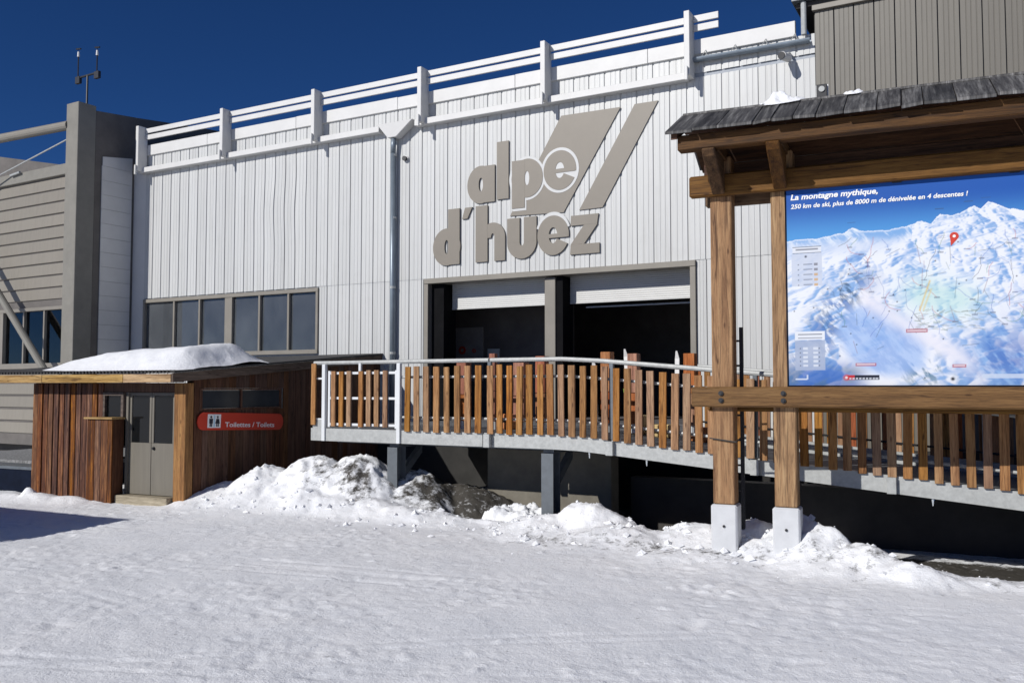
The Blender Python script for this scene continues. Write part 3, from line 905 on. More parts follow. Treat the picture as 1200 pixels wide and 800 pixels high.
# ------------------------------------------------------------------ toilet hut
hut = thing('toilet_hut', HUT, 'low red-brown plank toilet hut with a grey double door and flat roof', 'hut')
PWH = 0.147
pl_variants = []
for i in range(5):
    r = random.Random(i)
    w = PWH * r.uniform(0.80, 0.93); t = r.uniform(0.02, 0.034)
    pl_variants.append(MB().hexa([(0, -t, -0.1), (w, -t * r.uniform(0.7, 1), -0.1), (w, 0.02, -0.1), (0, 0.02, -0.1)],
                                 [(0.004, -t, 2.12), (w, -t, 2.12), (w, 0.02, 2.12), (0, 0.02, 2.12)]).mesh('plank', 'hut_wood'))
x = -3.80; i = 0
while x < -1.95:
    put(random.choice(pl_variants), 'plank', hut, 0.004, loc=(x, random.uniform(-0.006, 0.006), 0)); x += PWH; i += 1
MB().box(-3.79, -1.95, 0.021, 0.14, -0.1, 2.13).build('wall', 'dark_wood', hut)
# planked box beside the door, with a cap
for j, (x0, x1) in enumerate(((-2.04, -1.86), (-1.85, -1.70), (-1.69, -1.52), (-1.51, -1.42))):
    MB().box(x0, x1, -0.24, -0.21, -0.1, 1.48).build('box_plank', 'hut_wood', hut, 0.004)
MB().box(-2.04, -1.425, -0.208, 0.02, -0.1, 1.475).build('box_body', 'hut_side_wood', hut)
MB().box(-2.10, -1.38, -0.28, 0.01, 1.482, 1.515).build('box_cap', 'fascia_wood', hut, 0.004)
# small window above the box
wd = MB().box(-1.93, -1.40, -0.03, 0.04, 1.90, 1.96).box(-1.93, -1.87, -0.028, 0.04, 1.52, 1.90).box(-1.46, -1.40, -0.028, 0.04, 1.52, 1.90).build('window_frame', 'verge_wood', hut)
MB().box(-1.87, -1.46, 0.02, 0.03, 1.52, 1.90).build('window_pane', 'dark_glass', wd)
MB().box(-1.95, -1.40, 0.10, 0.14, 1.0, 2.1).build('window_back', 'void_black', hut)
# lintel, door pair
MB().box(-1.95, 0.10, -0.01, 0.10, 1.965, 2.125).build('lintel', 'hut_side_wood', hut)
df = MB().box(-1.385, -1.325, 0.02, 0.12, 0.16, 1.96).box(-0.225, -0.165, 0.02, 0.12, 0.16, 1.96).build('door_frame', 'door_grey', hut)
for x0, x1 in ((-1.32, -0.785), (-0.775, -0.228)):
    d = MB().box(x0, x1, 0.05, 0.09, 0.165, 1.07).box(x0, x0 + 0.05, 0.05, 0.09, 1.072, 1.955).box(x1 - 0.05, x1, 0.05, 0.09, 1.072, 1.955).box(x0 + 0.051, x1 - 0.051, 0.05, 0.09, 1.905, 1.955).build('door', 'door_grey', hut, 0.004)
    MB().box(x0 + 0.052, x1 - 0.052, 0.065, 0.072, 1.073, 1.903).build('door_glass', 'dark_glass', d)
MB().tube((-0.71, 0.03, 0.98), (-0.71, 0.05, 0.98), 0.03, 10).tube((-0.71, 0.01, 0.98), (-0.71, 0.035, 0.98), 0.016, 8).build('door_handle', 'black_metal', hut)
MB().box(-1.42, -0.15, 0.13, 0.16, 0.0, 2.1).build('door_backing', 'void_black', hut)
MB().box(-1.42, -0.17, -0.16, 0.10, -0.1, 0.155).build('door_step', 'step_wood', hut, 0.01)
MB().box(-0.15, 0.115, -0.05, 0.14, -0.1, 2.125).build('corner_post', 'hut_post_wood', hut, 0.008)
# side wall with sign
o_ = 0.16; k = 0
while o_ < 6.0:
    w = random.Random(k).uniform(0.13, 0.21)
    if 0.27 < o_ + w / 2 < 2.45:
        MB().box(0.07, 0.10 + random.uniform(0, 0.008), o_, o_ + w - 0.006, -0.1, 1.64).build('plank', 'hut_side_wood', hut, 0.003)
        MB().box(0.07, 0.10 + random.uniform(0, 0.008), o_, o_ + w - 0.006, 2.03, 2.20 + o_ * 0.078).build('plank', 'hut_side_wood', hut, 0.003)
    else:
        MB().box(0.07, 0.10 + random.uniform(0, 0.008), o_, o_ + w - 0.006, -0.1, 2.20 + o_ * 0.078).build('plank', 'hut_side_wood', hut, 0.003)
    o_ += w; k += 1
MB().box(-0.06, 0.068, 0.15, 6.0, -0.1, 1.64).box(-0.06, 0.068, 0.15, 6.0, 2.03, 2.20).build('side_wall', 'dark_wood', hut)
sw = MB().box(0.05, 0.115, 0.27, 2.43, 1.641, 1.675).box(0.05, 0.115, 0.27, 2.43, 1.995, 2.029).box(0.05, 0.115, 0.27, 0.31, 1.675, 1.995).box(0.05, 0.115, 2.39, 2.43, 1.675, 1.995).box(0.05, 0.11, 1.30, 1.34, 1.675, 1.995).build('window_frame', 'hut_side_wood', hut)
for a, b in ((0.312, 1.298), (1.342, 2.388)):
    MB().box(0.075, 0.082, a, b, 1.677, 1.993).build('window_pane', 'smoked_glass', sw)
# roof: slopes up to the rear
SL = 0.081
zr = lambda o: 2.29 + (0.37 - o) * SL
rf = MB().hexa([(-5.4, -0.37, zr(0.37)), (0.18, -0.37, zr(0.37)), (0.18, 6.0, zr(-6.0)), (-5.4, 4.6, zr(-4.6))],
               [(-5.4, -0.37, zr(0.37) + 0.035), (0.18, -0.37, zr(0.37) + 0.035), (0.18, 6.0, zr(-6.0) + 0.035), (-5.4, 4.6, zr(-4.6) + 0.035)]).build('roof', 'roof_felt', hut)
# little folds of the sheet along the eave
cm = MB()
xx = -5.4
while xx < 0.12:
    cm.tube((xx, -0.40, zr(0.4) + 0.02), (xx, -0.22, zr(0.22) + 0.02), 0.024, 6); xx += 0.085
rd = cm.build('roof_corrugation', 'roof_felt', hut); rd['kind'] = 'stuff'
for a, b in ((-5.4, -3.1), (-3.09, -1.02), (-1.01, 0.11)):
    MB().box(a, b, -0.385, -0.35, 2.13, 2.275).build('eaves_board', 'fascia_wood', hut, 0.004)
MB().box(-5.4, 0.02, -0.345, 0.0, 2.135, 2.16).build('soffit', 'dark_wood', hut)
MB().prism_x([(-0.38, zr(0.38) - 0.16), (6.0, zr(-6.0) - 0.16), (6.0, zr(-6.0) - 0.004), (-0.38, zr(0.38) - 0.004)], 0.12, 0.16).build('verge_board', 'verge_wood', hut, 0.004)

# toilet sign on the side wall
sg = thing('toilet_sign', HUT, 'long red rounded sign with a white pictogram reading Toilettes / Toilets', 'sign', at=(0.122, 1.33, 1.42))
Ls, Hs = 1.12, 0.155
pts = []
for t in range(-90, 91, 15): pts.append((Ls - Hs * 0.9 + Hs * 0.9 * math.cos(R(t)), Hs * math.sin(R(t))))
for t in range(90, 271, 15): pts.append((-Ls + Hs * 0.9 + Hs * 0.9 * math.cos(R(t)), Hs * math.sin(R(t))))
MB().prism_x(pts, -0.006, 0.018).build('sign_plate', 'sign_red', sg)
pk = MB().box(0.019, 0.022, -0.89, -0.57, -0.115, 0.125).build('pictogram', 'sign_white', sg)
MB().box(0.0225, 0.024, -0.745, -0.715, -0.10, 0.11).build('pictogram_bar', 'sign_blue', pk)
for cy, skirt in ((-0.81, False), (-0.65, True)):
    f = MB().ring_y(0, 0, 0.001, 0.001, 0, 0, 0, 0.001, n=3) if False else MB()
    hd = [(cy + 0.022 * math.cos(R(t)), 0.075 + 0.022 * math.sin(R(t))) for t in range(0, 360, 40)]
    f.prism_x(hd, 0.0225, 0.0255)
    if skirt: f.prism_x([(cy - 0.055, -0.04), (cy + 0.055, -0.04), (cy + 0.03, 0.045), (cy - 0.03, 0.045)], 0.0225, 0.0255)
    else: f.prism_x([(cy - 0.04, -0.04), (cy + 0.04, -0.04), (cy + 0.045, 0.045), (cy - 0.045, 0.045)], 0.0225, 0.0255)
    f.prism_x([(cy - 0.03, -0.095), (cy - 0.006, -0.095), (cy - 0.006, -0.038), (cy - 0.03, -0.038)], 0.0225, 0.0255)
    f.prism_x([(cy + 0.006, -0.095), (cy + 0.03, -0.095), (cy + 0.03, -0.038), (cy + 0.006, -0.038)], 0.0225, 0.0255)
    f.build('figure', 'sign_black', pk)
text('Toilettes / Toilets', 1.32, 0.125, 0.003, 'sign_white', 'lettering', sg, (0.019, -0.46, -0.10), (R(90), 0, R(90)), bold=0.012)
sg.rotation_euler = Euler((0, 0, -HUT.yaw)).to_matrix().to_4x4().__matmul__(Matrix.Rotation(R(-2.2), 4, 'X')).to_euler()


# snow on the hut roof
def snow_heap(name, fr, label, cat, x0, x1, y0, y1, zf, hf, nx=70, ny=50, at=(0, 0, 0), seed=1, fine=0.0):
    xs = np.linspace(x0, x1, nx); ys = np.linspace(y0, y1, ny)
    X, Y = np.meshgrid(xs, ys, indexing='ij')
    wx = X + 0.22 * fbm(X * 1.2, Y * 1.2, seed, 4); wy = Y + 0.22 * fbm(X * 1.2, Y * 1.2, seed + 3, 4)
    h = hf(wx, wy)
    h = np.clip(h, 0, None)
    h = h * (1 + 0.22 * fbm(X * 1.6, Y * 1.6, seed + 9, 4, 0.5)) + 0.02 * np.clip(h * 8, 0, 1) * fbm(X * 7, Y * 7, seed + 20, 3)
    h = np.clip(h + fine * np.clip(h * 20, 0, 1) * fbm(X * 9, Y * 9, seed + 31, 4, 0.6), 0, None)
    Z = zf(X, Y) + np.where(h > 0.004, h, -0.006)
    v = [tuple(p) for p in np.stack([X, Y, Z], -1).reshape(-1, 3)]
    keep = (h > 0.001)
    f = []
    for i in range(nx - 1):
        for j in range(ny - 1):
            if keep[i:i + 2, j:j + 2].any():
                f.append((i * ny + j, (i + 1) * ny + j, (i + 1) * ny + j + 1, i * ny + j + 1))
    me = bpy.data.meshes.new(name); me.from_pydata(v, [], f)
    me.polygons.foreach_set("use_smooth", [True] * len(f)); me.materials.append(M['roof_snow']); me.update()
    o = put(me, name, None, 0, fr.w(at[0], -at[1], at[2]), (0, 0, -fr.yaw))
    return tag(o, label, cat)


def hut_snow(X, Y):
    top = np.interp(X, [-4.1, -3.6, -2.4, -1.2, -0.4, 0.2], [0.0, 0.15, 0.27, 0.33, 0.37, 0.34])
    e = sstep(0.0, 0.9, Y + 0.32 + np.interp(X, [-4, -2], [-0.3, 0])) * (1 - sstep(1.5, 2.5, Y + 0.25 * (X + 0.5)))
    side = sstep(0.34, -0.35, X + 0.0 * Y) * 1.0
    return top * e * side + 0.05 * e * side * (X > -4.0) - 0.02


snow_heap('snow_slab', HUT, 'thick white slab of snow lying on the flat roof of the toilet hut', 'snow', -4.6, 0.165, -0.362, 4.4,
          lambda X, Y: 2.325 + (0.37 + Y) * SL, hut_snow, 170, 140)

snow_heap('ice_slab', FAC, 'low slab of old dirty ice under the walkway just left of its middle leg', 'ice', 1.75, 3.25, -5.0, -3.7,
          lambda X, Y: -0.30 + 0 * X, lambda X, Y: 0.44 * sstep(0, 0.22, 0.62 - np.abs(X - 2.5)) * sstep(0, 0.22, 0.5 - np.abs(Y + 4.3)) + 0.02, 60, 50, seed=51, fine=0.25)['kind'] = 'thing'
# ------------------------------------------------------------------ raised walkway
wk = thing('raised_walkway', FAC, 'raised walkway and ramp of galvanised channels on steel legs before the hall entrance', 'walkway')
DO = 4.63                                   # outer edge, metres out of the facade
SL_R = 0.0885
drop = lambda s: 0.0 if s < 3.3 else (SL_R * (s - 3.6) if s > 3.9 else SL_R * 0.25 * (s - 3.3) ** 2 / 0.3 / 0.5 * 0.5)


def strip(m, s0, s1, y0, y1, z0, z1, step=0.5):
    """box that follows the walkway's drop"""
    n = max(1, int(round((s1 - s0) / step)))
    ss = [s0 + (s1 - s0) * i / n for i in range(n + 1)]
    for a, b in zip(ss, ss[1:]):
        da, db = drop(a), drop(b)
        m.hexa([(a, y0, z0 - da), (b, y0, z0 - db), (b, y1, z0 - db), (a, y1, z0 - da)], [(a, y0, z1 - da), (b, y0, z1 - db), (b, y1, z1 - db), (a, y1, z1 - da)])
    return m


for a, b in ((-1.10, 0.44), (0.50, 2.04), (2.26, 4.14), (4.20, 6.22), (6.28, 7.90), (7.96, 9.6), (9.62, 11.4)):
    m = MB()
    strip(m, a, b, -DO, -DO + 0.012, 1.13, 1.345)
    strip(m, a, b, -DO + 0.013, -DO + 0.09, 1.325, 1.345)
    strip(m, a, b, -DO + 0.013, -DO + 0.09, 1.13, 1.15)
    m.build('edge_channel', 'galv', wk)
MB().box(2.05, 2.25, -DO + 0.02, -DO + 0.03, 1.13, 1.345).build('joint_plate', 'galv', wk)
m = MB(); strip(m, -1.45, 4.6, -DO + 0.095, -0.07, 1.28, 1.335); m.build('platform_floor', 'floor_grate', wk)
m = MB(); strip(m, 4.6, 11.4, -DO + 0.095, -2.72, 1.28, 1.335); m.build('ramp_floor', 'floor_grate', wk)
m = MB(); strip(m, 4.7, 11.4, -2.70, -2.60, 1.13, 1.50); m.build('inner_channel', 'galv', wk)
MB().box(-1.45, -1.40, -DO + 0.02, -1.0, 1.13, 1.345).build('end_channel', 'galv', wk)
MB().box(-1.40, -1.12, -DO + 0.01, -DO + 0.03, 1.13, 1.50).build('kick_plate', 'galv', wk)
# under-structure beams
for y in (-3.9, -2.8, -1.6):
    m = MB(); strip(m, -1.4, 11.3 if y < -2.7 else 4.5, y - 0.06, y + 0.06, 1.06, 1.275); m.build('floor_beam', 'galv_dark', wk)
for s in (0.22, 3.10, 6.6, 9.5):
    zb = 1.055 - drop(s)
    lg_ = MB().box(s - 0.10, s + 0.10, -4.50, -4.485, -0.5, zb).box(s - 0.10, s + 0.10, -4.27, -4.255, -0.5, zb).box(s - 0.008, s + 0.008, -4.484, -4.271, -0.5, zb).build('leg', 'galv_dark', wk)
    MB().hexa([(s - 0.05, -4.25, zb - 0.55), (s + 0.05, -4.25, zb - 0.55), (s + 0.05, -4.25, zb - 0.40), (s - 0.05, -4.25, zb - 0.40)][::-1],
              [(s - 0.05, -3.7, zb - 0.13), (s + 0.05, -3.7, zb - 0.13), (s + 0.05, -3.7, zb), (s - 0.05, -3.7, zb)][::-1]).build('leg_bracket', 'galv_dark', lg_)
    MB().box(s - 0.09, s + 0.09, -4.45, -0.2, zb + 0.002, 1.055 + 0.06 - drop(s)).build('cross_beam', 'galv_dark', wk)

# outer railing
rl = thing('walkway_railing', FAC, 'long front railing of upright wooden slats on galvanised rails along the walkway', 'railing')
slv = []
for i in range(7):
    r = random.Random(100 + i)
    w, t, h = r.uniform(0.094, 0.106), r.uniform(0.028, 0.036), r.uniform(1.035, 1.06)
    tw = r.uniform(-0.006, 0.006)
    slv.append(MB().hexa([(-w / 2, -t, 0), (w / 2, -t, 0), (w / 2, 0, 0), (-w / 2, 0, 0)],
                         [(-w / 2 + tw, -t, h), (w / 2 + tw, -t, h + r.uniform(-.006, .006)), (w / 2 + tw, 0, h), (-w / 2 + tw, 0, h)]).mesh('slat', 'slat_wood'))
slat_s = [0.635, 0.82, 1.01, 1.205, 1.40, 1.60, 1.79, 1.98, 2.20, 2.37, 2.54, 2.71, 2.885] + [3.07 + 0.1735 * i for i in range(48)]
stan = (-1.13, 0.455, 2.15, 4.19, 6.25, 7.92, 9.61)
for s in slat_s:
    put(random.choice(slv), 'slat', rl, 0.003, loc=(s, -DO - 0.015 + random.uniform(-.004, .004), 1.335 - drop(s) + random.uniform(-.012, .008)),
        rot=(random.uniform(-.008, .008), random.uniform(-.012, .012), random.uniform(-.03, .03)))
put(slv[1], 'slat', rl, 0.003, loc=(-1.36, -DO - 0.01, 1.40))


def tubeline(s0, s1, z, r, name, y=-DO + 0.04):
    n = max(1, int((s1 - s0) / 0.6)); ss = [s0 + (s1 - s0) * i / n for i in range(n + 1)]
    return MB().path([(s, y, z - drop(s)) for s in ss], r, 8).build(name, 'galv', rl)


for a, b in ((-1.40, 2.135), (2.165, 11.3)):
    tubeline(a, b, 2.47, 0.034, 'handrail')
for z in (2.215, 1.56):
    for a, b in ((0.46, 2.13), (2.17, 4.18), (4.20, 6.24), (6.26, 7.91), (7.93, 11.3)):
        tubeline(a, b, z, 0.021, 'cross_rail', -DO + 0.037)
for s in stan:
    zb = 1.13 - drop(s)
    if s < 1:
        MB().box(s - 0.045, s + 0.025, -DO - 0.03, -DO + 0.035, zb, 2.445 - drop(s)).build('stanchion', 'white_steel', rl, 0.004)
    else:
        st_ = MB().box(s - 0.03, s + 0.03, -DO + 0.016, -DO + 0.075, 1.35 - drop(s), 2.445 - drop(s)).build('stanchion', 'galv_dark', rl, 0.004)
        MB().box(s - 0.055, s + 0.055, -DO - 0.075, -DO - 0.001, zb - 0.004, 1.33 - drop(s)).build('stanchion_foot', 'galv', st_, 0.004)
# galvanised gate panel at the left end
for z in (2.29, 1.865, 1.42):
    MB().box(-1.02, 0.40, -DO + 0.0, -DO + 0.035, z - 0.02, z + 0.02).build('gate_rail', 'white_steel', rl)
for x in (-1.035, -0.375, 0.385):
    MB().box(x - 0.022, x + 0.022, -DO - 0.002, -DO + 0.04, 1.37, 2.33 if x != -0.375 else 2.46).build('gate_upright', 'white_steel', rl)
gsl = MB().box(-0.046, 0.046, -0.032, 0, 0, 0.94).mesh('gate_slat', 'slat_wood')
for x in (-0.92, -0.75, -0.585, -0.31 - 0.02, -0.165, 0.0, 0.18, 0.30 - 0.4 + 0.37):
    if x == 0.30 - 0.4 + 0.37: continue
    put(gsl, 'gate_slat', rl, 0.003, loc=(x, -DO - 0.004, 1.385 + random.uniform(-.01, .01)))
for z in (2.20, 1.50):
    MB().box(-1.38, -1.16, -DO + 0.01, -DO + 0.03, z - 0.015, z + 0.015).build('short_rail', 'white_steel', rl)

# inner railing of the ramp
ir = thing('inner_railing', FAC, 'rear railing of reddish slats on the far side of the ramp behind the map board', 'railing')
for i in range(42):
    s = 4.85 + i * 0.155
    o = put(random.choice(slv), 'slat', ir, 0.003, loc=(s, -2.58, 1.46 - drop(s)), rot=(0, random.uniform(-.01, .01), 0))
    if i % 3 == 0:
        o.data = o.data.copy(); o.data.materials[0] = M['red_wood']
m = MB(); ss = [4.8 + 0.6 * i for i in range(12)]
MB().path([(s, -2.65, 2.50 - drop(s)) for s in ss], 0.03, 8).build('handrail', 'galv', ir)
for z in (2.15, 1.62):
    MB().path([(s, -2.63, z - drop(s)) for s in ss], 0.016, 6).build('cross_rail', 'black_metal', ir)
for s in (4.8, 6.9, 8.9, 11.0):
    MB().box(s - 0.03, s + 0.03, -2.68, -2.62, 1.3 - drop(s), 2.48 - drop(s)).build('stanchion', 'galv', ir)

# queue posts on the platform
QP = [(0.93, 3.4, 2.50, 0.19), (1.55, 3.45, 2.62, 0.11), (2.06, 3.4, 2.46, 0.20), (2.48, 3.45, 2.56, 0.17), (3.62, 3.4, 2.61, 0.17), (4.07, 3.4, 2.575, 0.16), (5.0, 3.45, 2.56, 0.17)]
QL = ['reddish square post left of the others behind the walkway slats near the drainpipe', 'thin pale post behind the walkway handrail below the paper notice inside',
      'wide pinkish post just behind the walkway slats left of the central entrance pillar', 'reddish post top behind the handrail directly in front of the central entrance pillar',
      'tall reddish post above the handrail where the ramp begins to fall', 'reddish post with a white foot beside the white ski tip', 'dark red post in front of the right jamb of the entrance']
for (s, o, zt_, w), lab in zip(QP, QL):
    q = thing('queue_post', FAC, lab, 'post', 'wooden queue posts on the platform', at=(s, -o, 1.337))
    h = zt_ - 1.337
    MB().box(-w / 2, w / 2, -w / 2, w / 2, 0.14, h * 0.5).build('lower_post', 'red_wood', q, 0.006)
    MB().box(-w / 2, w / 2, -w / 2, w / 2, h * 0.5 + 0.008, h).build('upper_post', 'red_wood', q, 0.006)
    MB().tube((0, 0, 0), (0, 0, 0.14), 0.06, 10).build('foot', 'white_steel', q)
    MB().box(-w * 0.4, w * 0.4, -w * 0.4, w * 0.4, h * 0.5, h * 0.5 + 0.008).build('post_joint', 'rubber', q)
MB_ = MB
# skis leaning by the posts, crates, hose
for s, o, zt_, lean, lab in ((3.38, 3.3, 2.50, -0.03, 'white ski tip showing above the handrail left of the tall reddish post'),
                             (3.92, 3.2, 2.66, -0.05, 'longest white ski leaning between the two reddish posts'),
                             (4.62, 3.0, 2.62, 0.02, 'thin pale ski standing alone before the right jamb')):
    k_ = thing('ski', FAC, lab, 'ski', 'skis standing on the platform', at=(s, -o, 1.337))
    h = zt_ - 1.337
    MB().box(-0.035, 0.035, -0.01, 0.01, 0, h - 0.12).build('ski_base', 'ski_white', k_, rot=(0, lean, 0))
    MB().hexa([(-0.035, -0.01, h - 0.119), (0.035, -0.01, h - 0.119), (0.035, 0.01, h - 0.119), (-0.035, 0.01, h - 0.119)],
              [(-0.012, -0.05, h), (0.012, -0.05, h), (0.012, -0.035, h), (-0.012, -0.035, h)]).build('ski_tip', 'ski_white', k_, rot=(0, lean, 0))
for s, o, w, h, mat, lab in ((3.98, 3.0, 0.30, 0.30, 'straw', 'straw-coloured block behind the slats under the skis'), (4.42, 3.0, 0.42, 0.20, 'straw', 'low straw-coloured block behind the slats right of the white-footed post'),
                             (5.05, 2.95, 0.34, 0.22, 'orange', 'orange box behind the slats beside the dark red post'), (1.72, 3.2, 0.26, 0.26, 'orange', 'orange box behind the slats beside the wide pinkish post')):
    c_ = thing('platform_block', FAC, lab, 'block', at=(s, -o, 1.337 - drop(s)))
    MB().box(-w / 2, w / 2, -0.15, 0.15, 0.0, h).build('body', mat, c_, 0.02)
    MB().box(-w / 2 + 0.02, w / 2 - 0.02, -0.155, -0.151, h * 0.45, h * 0.55).build('strap', 'rubber', c_)
hs = thing('green_strap', FAC, 'bright green strap hanging behind the slats above the straw block', 'strap', at=(3.86, -3.2, 1.70))
MB().hexa([(0.05, -0.01, 0), (0.09, -0.01, 0), (0.09, 0.01, 0), (0.05, 0.01, 0)], [(-0.06, -0.01, 0.33), (-0.02, -0.01, 0.33), (-0.02, 0.01, 0.33), (-0.06, 0.01, 0.33)]).build('webbing', 'lime', hs)
# concrete foundation under the platform
cf = thing('foundation_wall', FAC, 'rough concrete foundation wall in the dark under the walkway', 'wall')
MB().box(1.30, 3.6, -3.22, -2.9, -0.6, 1.0).build('abutment', 'concrete', cf, 0.01)
MB().box(1.1, 1.298, -3.18, -2.9, -0.6, 0.32).build('footing', 'concrete', cf, 0.01)
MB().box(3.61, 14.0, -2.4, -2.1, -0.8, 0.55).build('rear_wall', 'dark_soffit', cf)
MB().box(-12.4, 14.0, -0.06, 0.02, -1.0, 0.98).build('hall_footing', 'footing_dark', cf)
# icicles under the edge channel
for s, lab in ((3.84, 'tiny icicle under the walkway edge left of the ramp start'), (4.72, 'tiny icicle under the walkway edge near the left shelter post'), (8.37, 'tiny icicle under the ramp edge below the map')):
    ic = MB().tube((0, 0, -0.09), (0, 0, 0), 0.006, 6, 0.016).build('icicle', 'ice', None, loc=FAC.w(s, DO - 0.03, 1.13 - drop(s)))
    tag(ic, lab, 'icicle', 'icicles under the walkway')

# ------------------------------------------------------------------ map shelter
sh = thing('map_shelter', BRD, 'tall timber shelter with a shingled roof carrying the piste map', 'shelter')
for s in (-0.74, -0.025, 3.40, 4.10):
    p = MB().box(s - 0.128, s + 0.128, -0.128, 0.128, 0.655, 4.85).build('post', 'post_wood', sh, 0.014)
    b = MB().box(s - 0.155, s + 0.155, -0.15, 0.15, -0.3, 0.652).build('post_base', 'concrete_white', p, 0.02)
    MB().tube((s + 0.0, -0.165, 0.40), (s + 0.0, -0.149, 0.40), 0.016, 8).build('bolt', 'black_metal', p)
for z0, z1 in ((1.815, 2.055), (4.355, 4.615)):
    for y0, y1 in ((-0.235, -0.13), (0.13, 0.235)):
        bm_ = MB().box(-1.10 if y0 < 0 else -0.98, 4.5, y0, y1, z0 if y0 < 0 else z0 - 0.06, z1).build('beam', 'beam_wood', sh, 0.02)
        if y0 < 0:
            for s in (-0.74, -0.025, 3.4, 4.1):
                for dz in (0.33, 0.68):
                    zz = z0 + (z1 - z0) * dz
                    MB().tube((s, y0 - 0.018, zz), (s, y0 + 0.002, zz), 0.030, 12).tube((s, y0 - 0.032, zz), (s, y0 - 0.017, zz), 0.017, 6).build('bolt', 'black_metal', bm_)
# bracket arms from posts to the eave purlin
for s in (-0.74, -0.025, 3.40, 4.10):
    br = MB().prism_x([(-0.85, 4.786), (-0.845, 4.765), (-0.80, 4.70), (-0.24, 4.36), (-0.237, 4.62), (-0.28, 4.786)], s - 0.075, s + 0.075)
    br.build('bracket_arm', 'brace_wood', sh, 0.012)
    MB().box(s - 0.08, s + 0.08, -0.655, 0.655, 4.79, 4.93).build('tie_beam', 'brace_wood', sh, 0.01)
MB().box(-1.10, 4.6, -0.82, -0.66, 4.79, 4.97).build('eave_purlin', 'dark_wood', sh, 0.012)
MB().box(-1.10, 4.6, 0.66, 0.82, 4.79, 4.97).build('eave_purlin', 'dark_wood', sh, 0.012)
for j in range(3):
    MB().box(-0.85, 4.2, 0.09, 0.125, 4.62 + j * 0.20, 4.62 + j * 0.20 + 0.19).build('backing_board', 'dark_wood', sh, 0.004)
# roof planks
EZ, RZ, EO, RO = 4.955, 5.385, 0.96, 0.08
s = -1.22; i = 0
while s < 4.7:
    r = random.Random(300 + i)
    w = r.uniform(0.20, 0.40)
    for side in (1, -1):
        t = 0.035; lift = r.uniform(0.0, 0.014); ex = r.uniform(-0.02, 0.02); tilt = r.uniform(-0.012, 0.012)
        yE, yR = -side * (EO + ex), -side * RO * -1 if side < 0 else -RO
        yR = -RO * side + (0 if side > 0 else 0)
        a, b = s + 0.004, s + w - 0.004
        low = [(a, yE, EZ - tilt), (b, yE, EZ + tilt), (b, yR, RZ + tilt), (a, yR, RZ - tilt)]
        if side < 0: low = low[::-1]
        MB().hexa([(x, y, z + lift) for x, y, z in low], [(x, y, z + lift + t) for x, y, z in low]).build('roof_plank', 'roof_wood', sh, 0.005)
    s += w; i += 1
MB().box(-1.2, 4.7, -0.10, 0.10, 5.412, 5.447).build('ridge_board', 'roof_wood', sh, 0.008)
MB().box(-1.2, 4.7, -0.06, 0.06, 5.22, 5.37).build('ridge_beam', 'dark_wood', sh)
for yv in (1, -1):
    MB().prism_x([(-0.88 * yv, 4.91), (-0.88 * yv, 4.98), (-0.05 * yv, 5.36), (-0.05 * yv, 5.28)][::(1 if yv < 0 else -1)], -1.16, -1.09).build('verge_rafter', 'dark_wood', sh)
# wire tied round the left post
MB().path([(-0.90, -0.15, 1.44), (-0.58, -0.16, 1.40), (-0.56, 0.15, 1.46)], 0.008, 5).build('wire_tie', 'rubber_wire', sh)

rl_ = thing('ridge_lamp', BRD, 'small dark lamp with a white bracket on the shelter roof ridge', 'lamp', at=(0.44, -0.02, 5.448))
MB().box(-0.06, 0.06, -0.03, 0.03, 0.0, 0.16).build('lamp_body', 'black_metal', rl_, 0.006)
MB().box(-0.07, 0.07, 0.031, 0.05, 0.0, 0.17).build('lamp_bracket', 'sign_white', rl_)
MB().tube((0, -0.045, 0.10), (0, -0.029, 0.10), 0.035, 10).build('lamp_lens', 'galv', rl_)


def ridge_snow(X, Y):
    return 0.10 * np.exp(-((X - 0.08) / 0.21) ** 2 - ((Y - 0.06) / 0.20) ** 2) + 0.07 * np.exp(-((X + 0.14) / 0.18) ** 2 - ((Y + 0.02) / 0.17) ** 2) + 0.09 * np.exp(-((X - 0.75) / 0.13) ** 2 - (Y / 0.12) ** 2) - 0.03


snow_heap('snow_patch', BRD, 'small leftover heap of snow on the ridge of the shelter roof', 'snow', -0.7, 1.2, -0.45, 0.5,
          lambda X, Y: 5.455 - np.clip(np.abs(Y) - 0.08, 0, 1) * 0.49, ridge_snow, 110, 70, seed=33, fine=0.22)

# ladder behind the left post
ld = thing('ladder', BRD, 'thin black metal ladder standing behind the left shelter post', 'ladder', at=(-0.60, 0.42, 0))
MB().box(-0.03, 0.015, -0.02, 0.02, -0.2, 2.80).build('stile', 'black_metal', ld)
MB().box(-0.31, -0.27, -0.02, 0.02, -0.2, 2.80).build('stile', 'black_metal', ld)
for i in range(9):
    MB().tube((-0.27, 0, 0.15 + i * 0.31), (-0.03, 0, 0.15 + i * 0.31), 0.013, 6).build('rung', 'black_metal', ld)


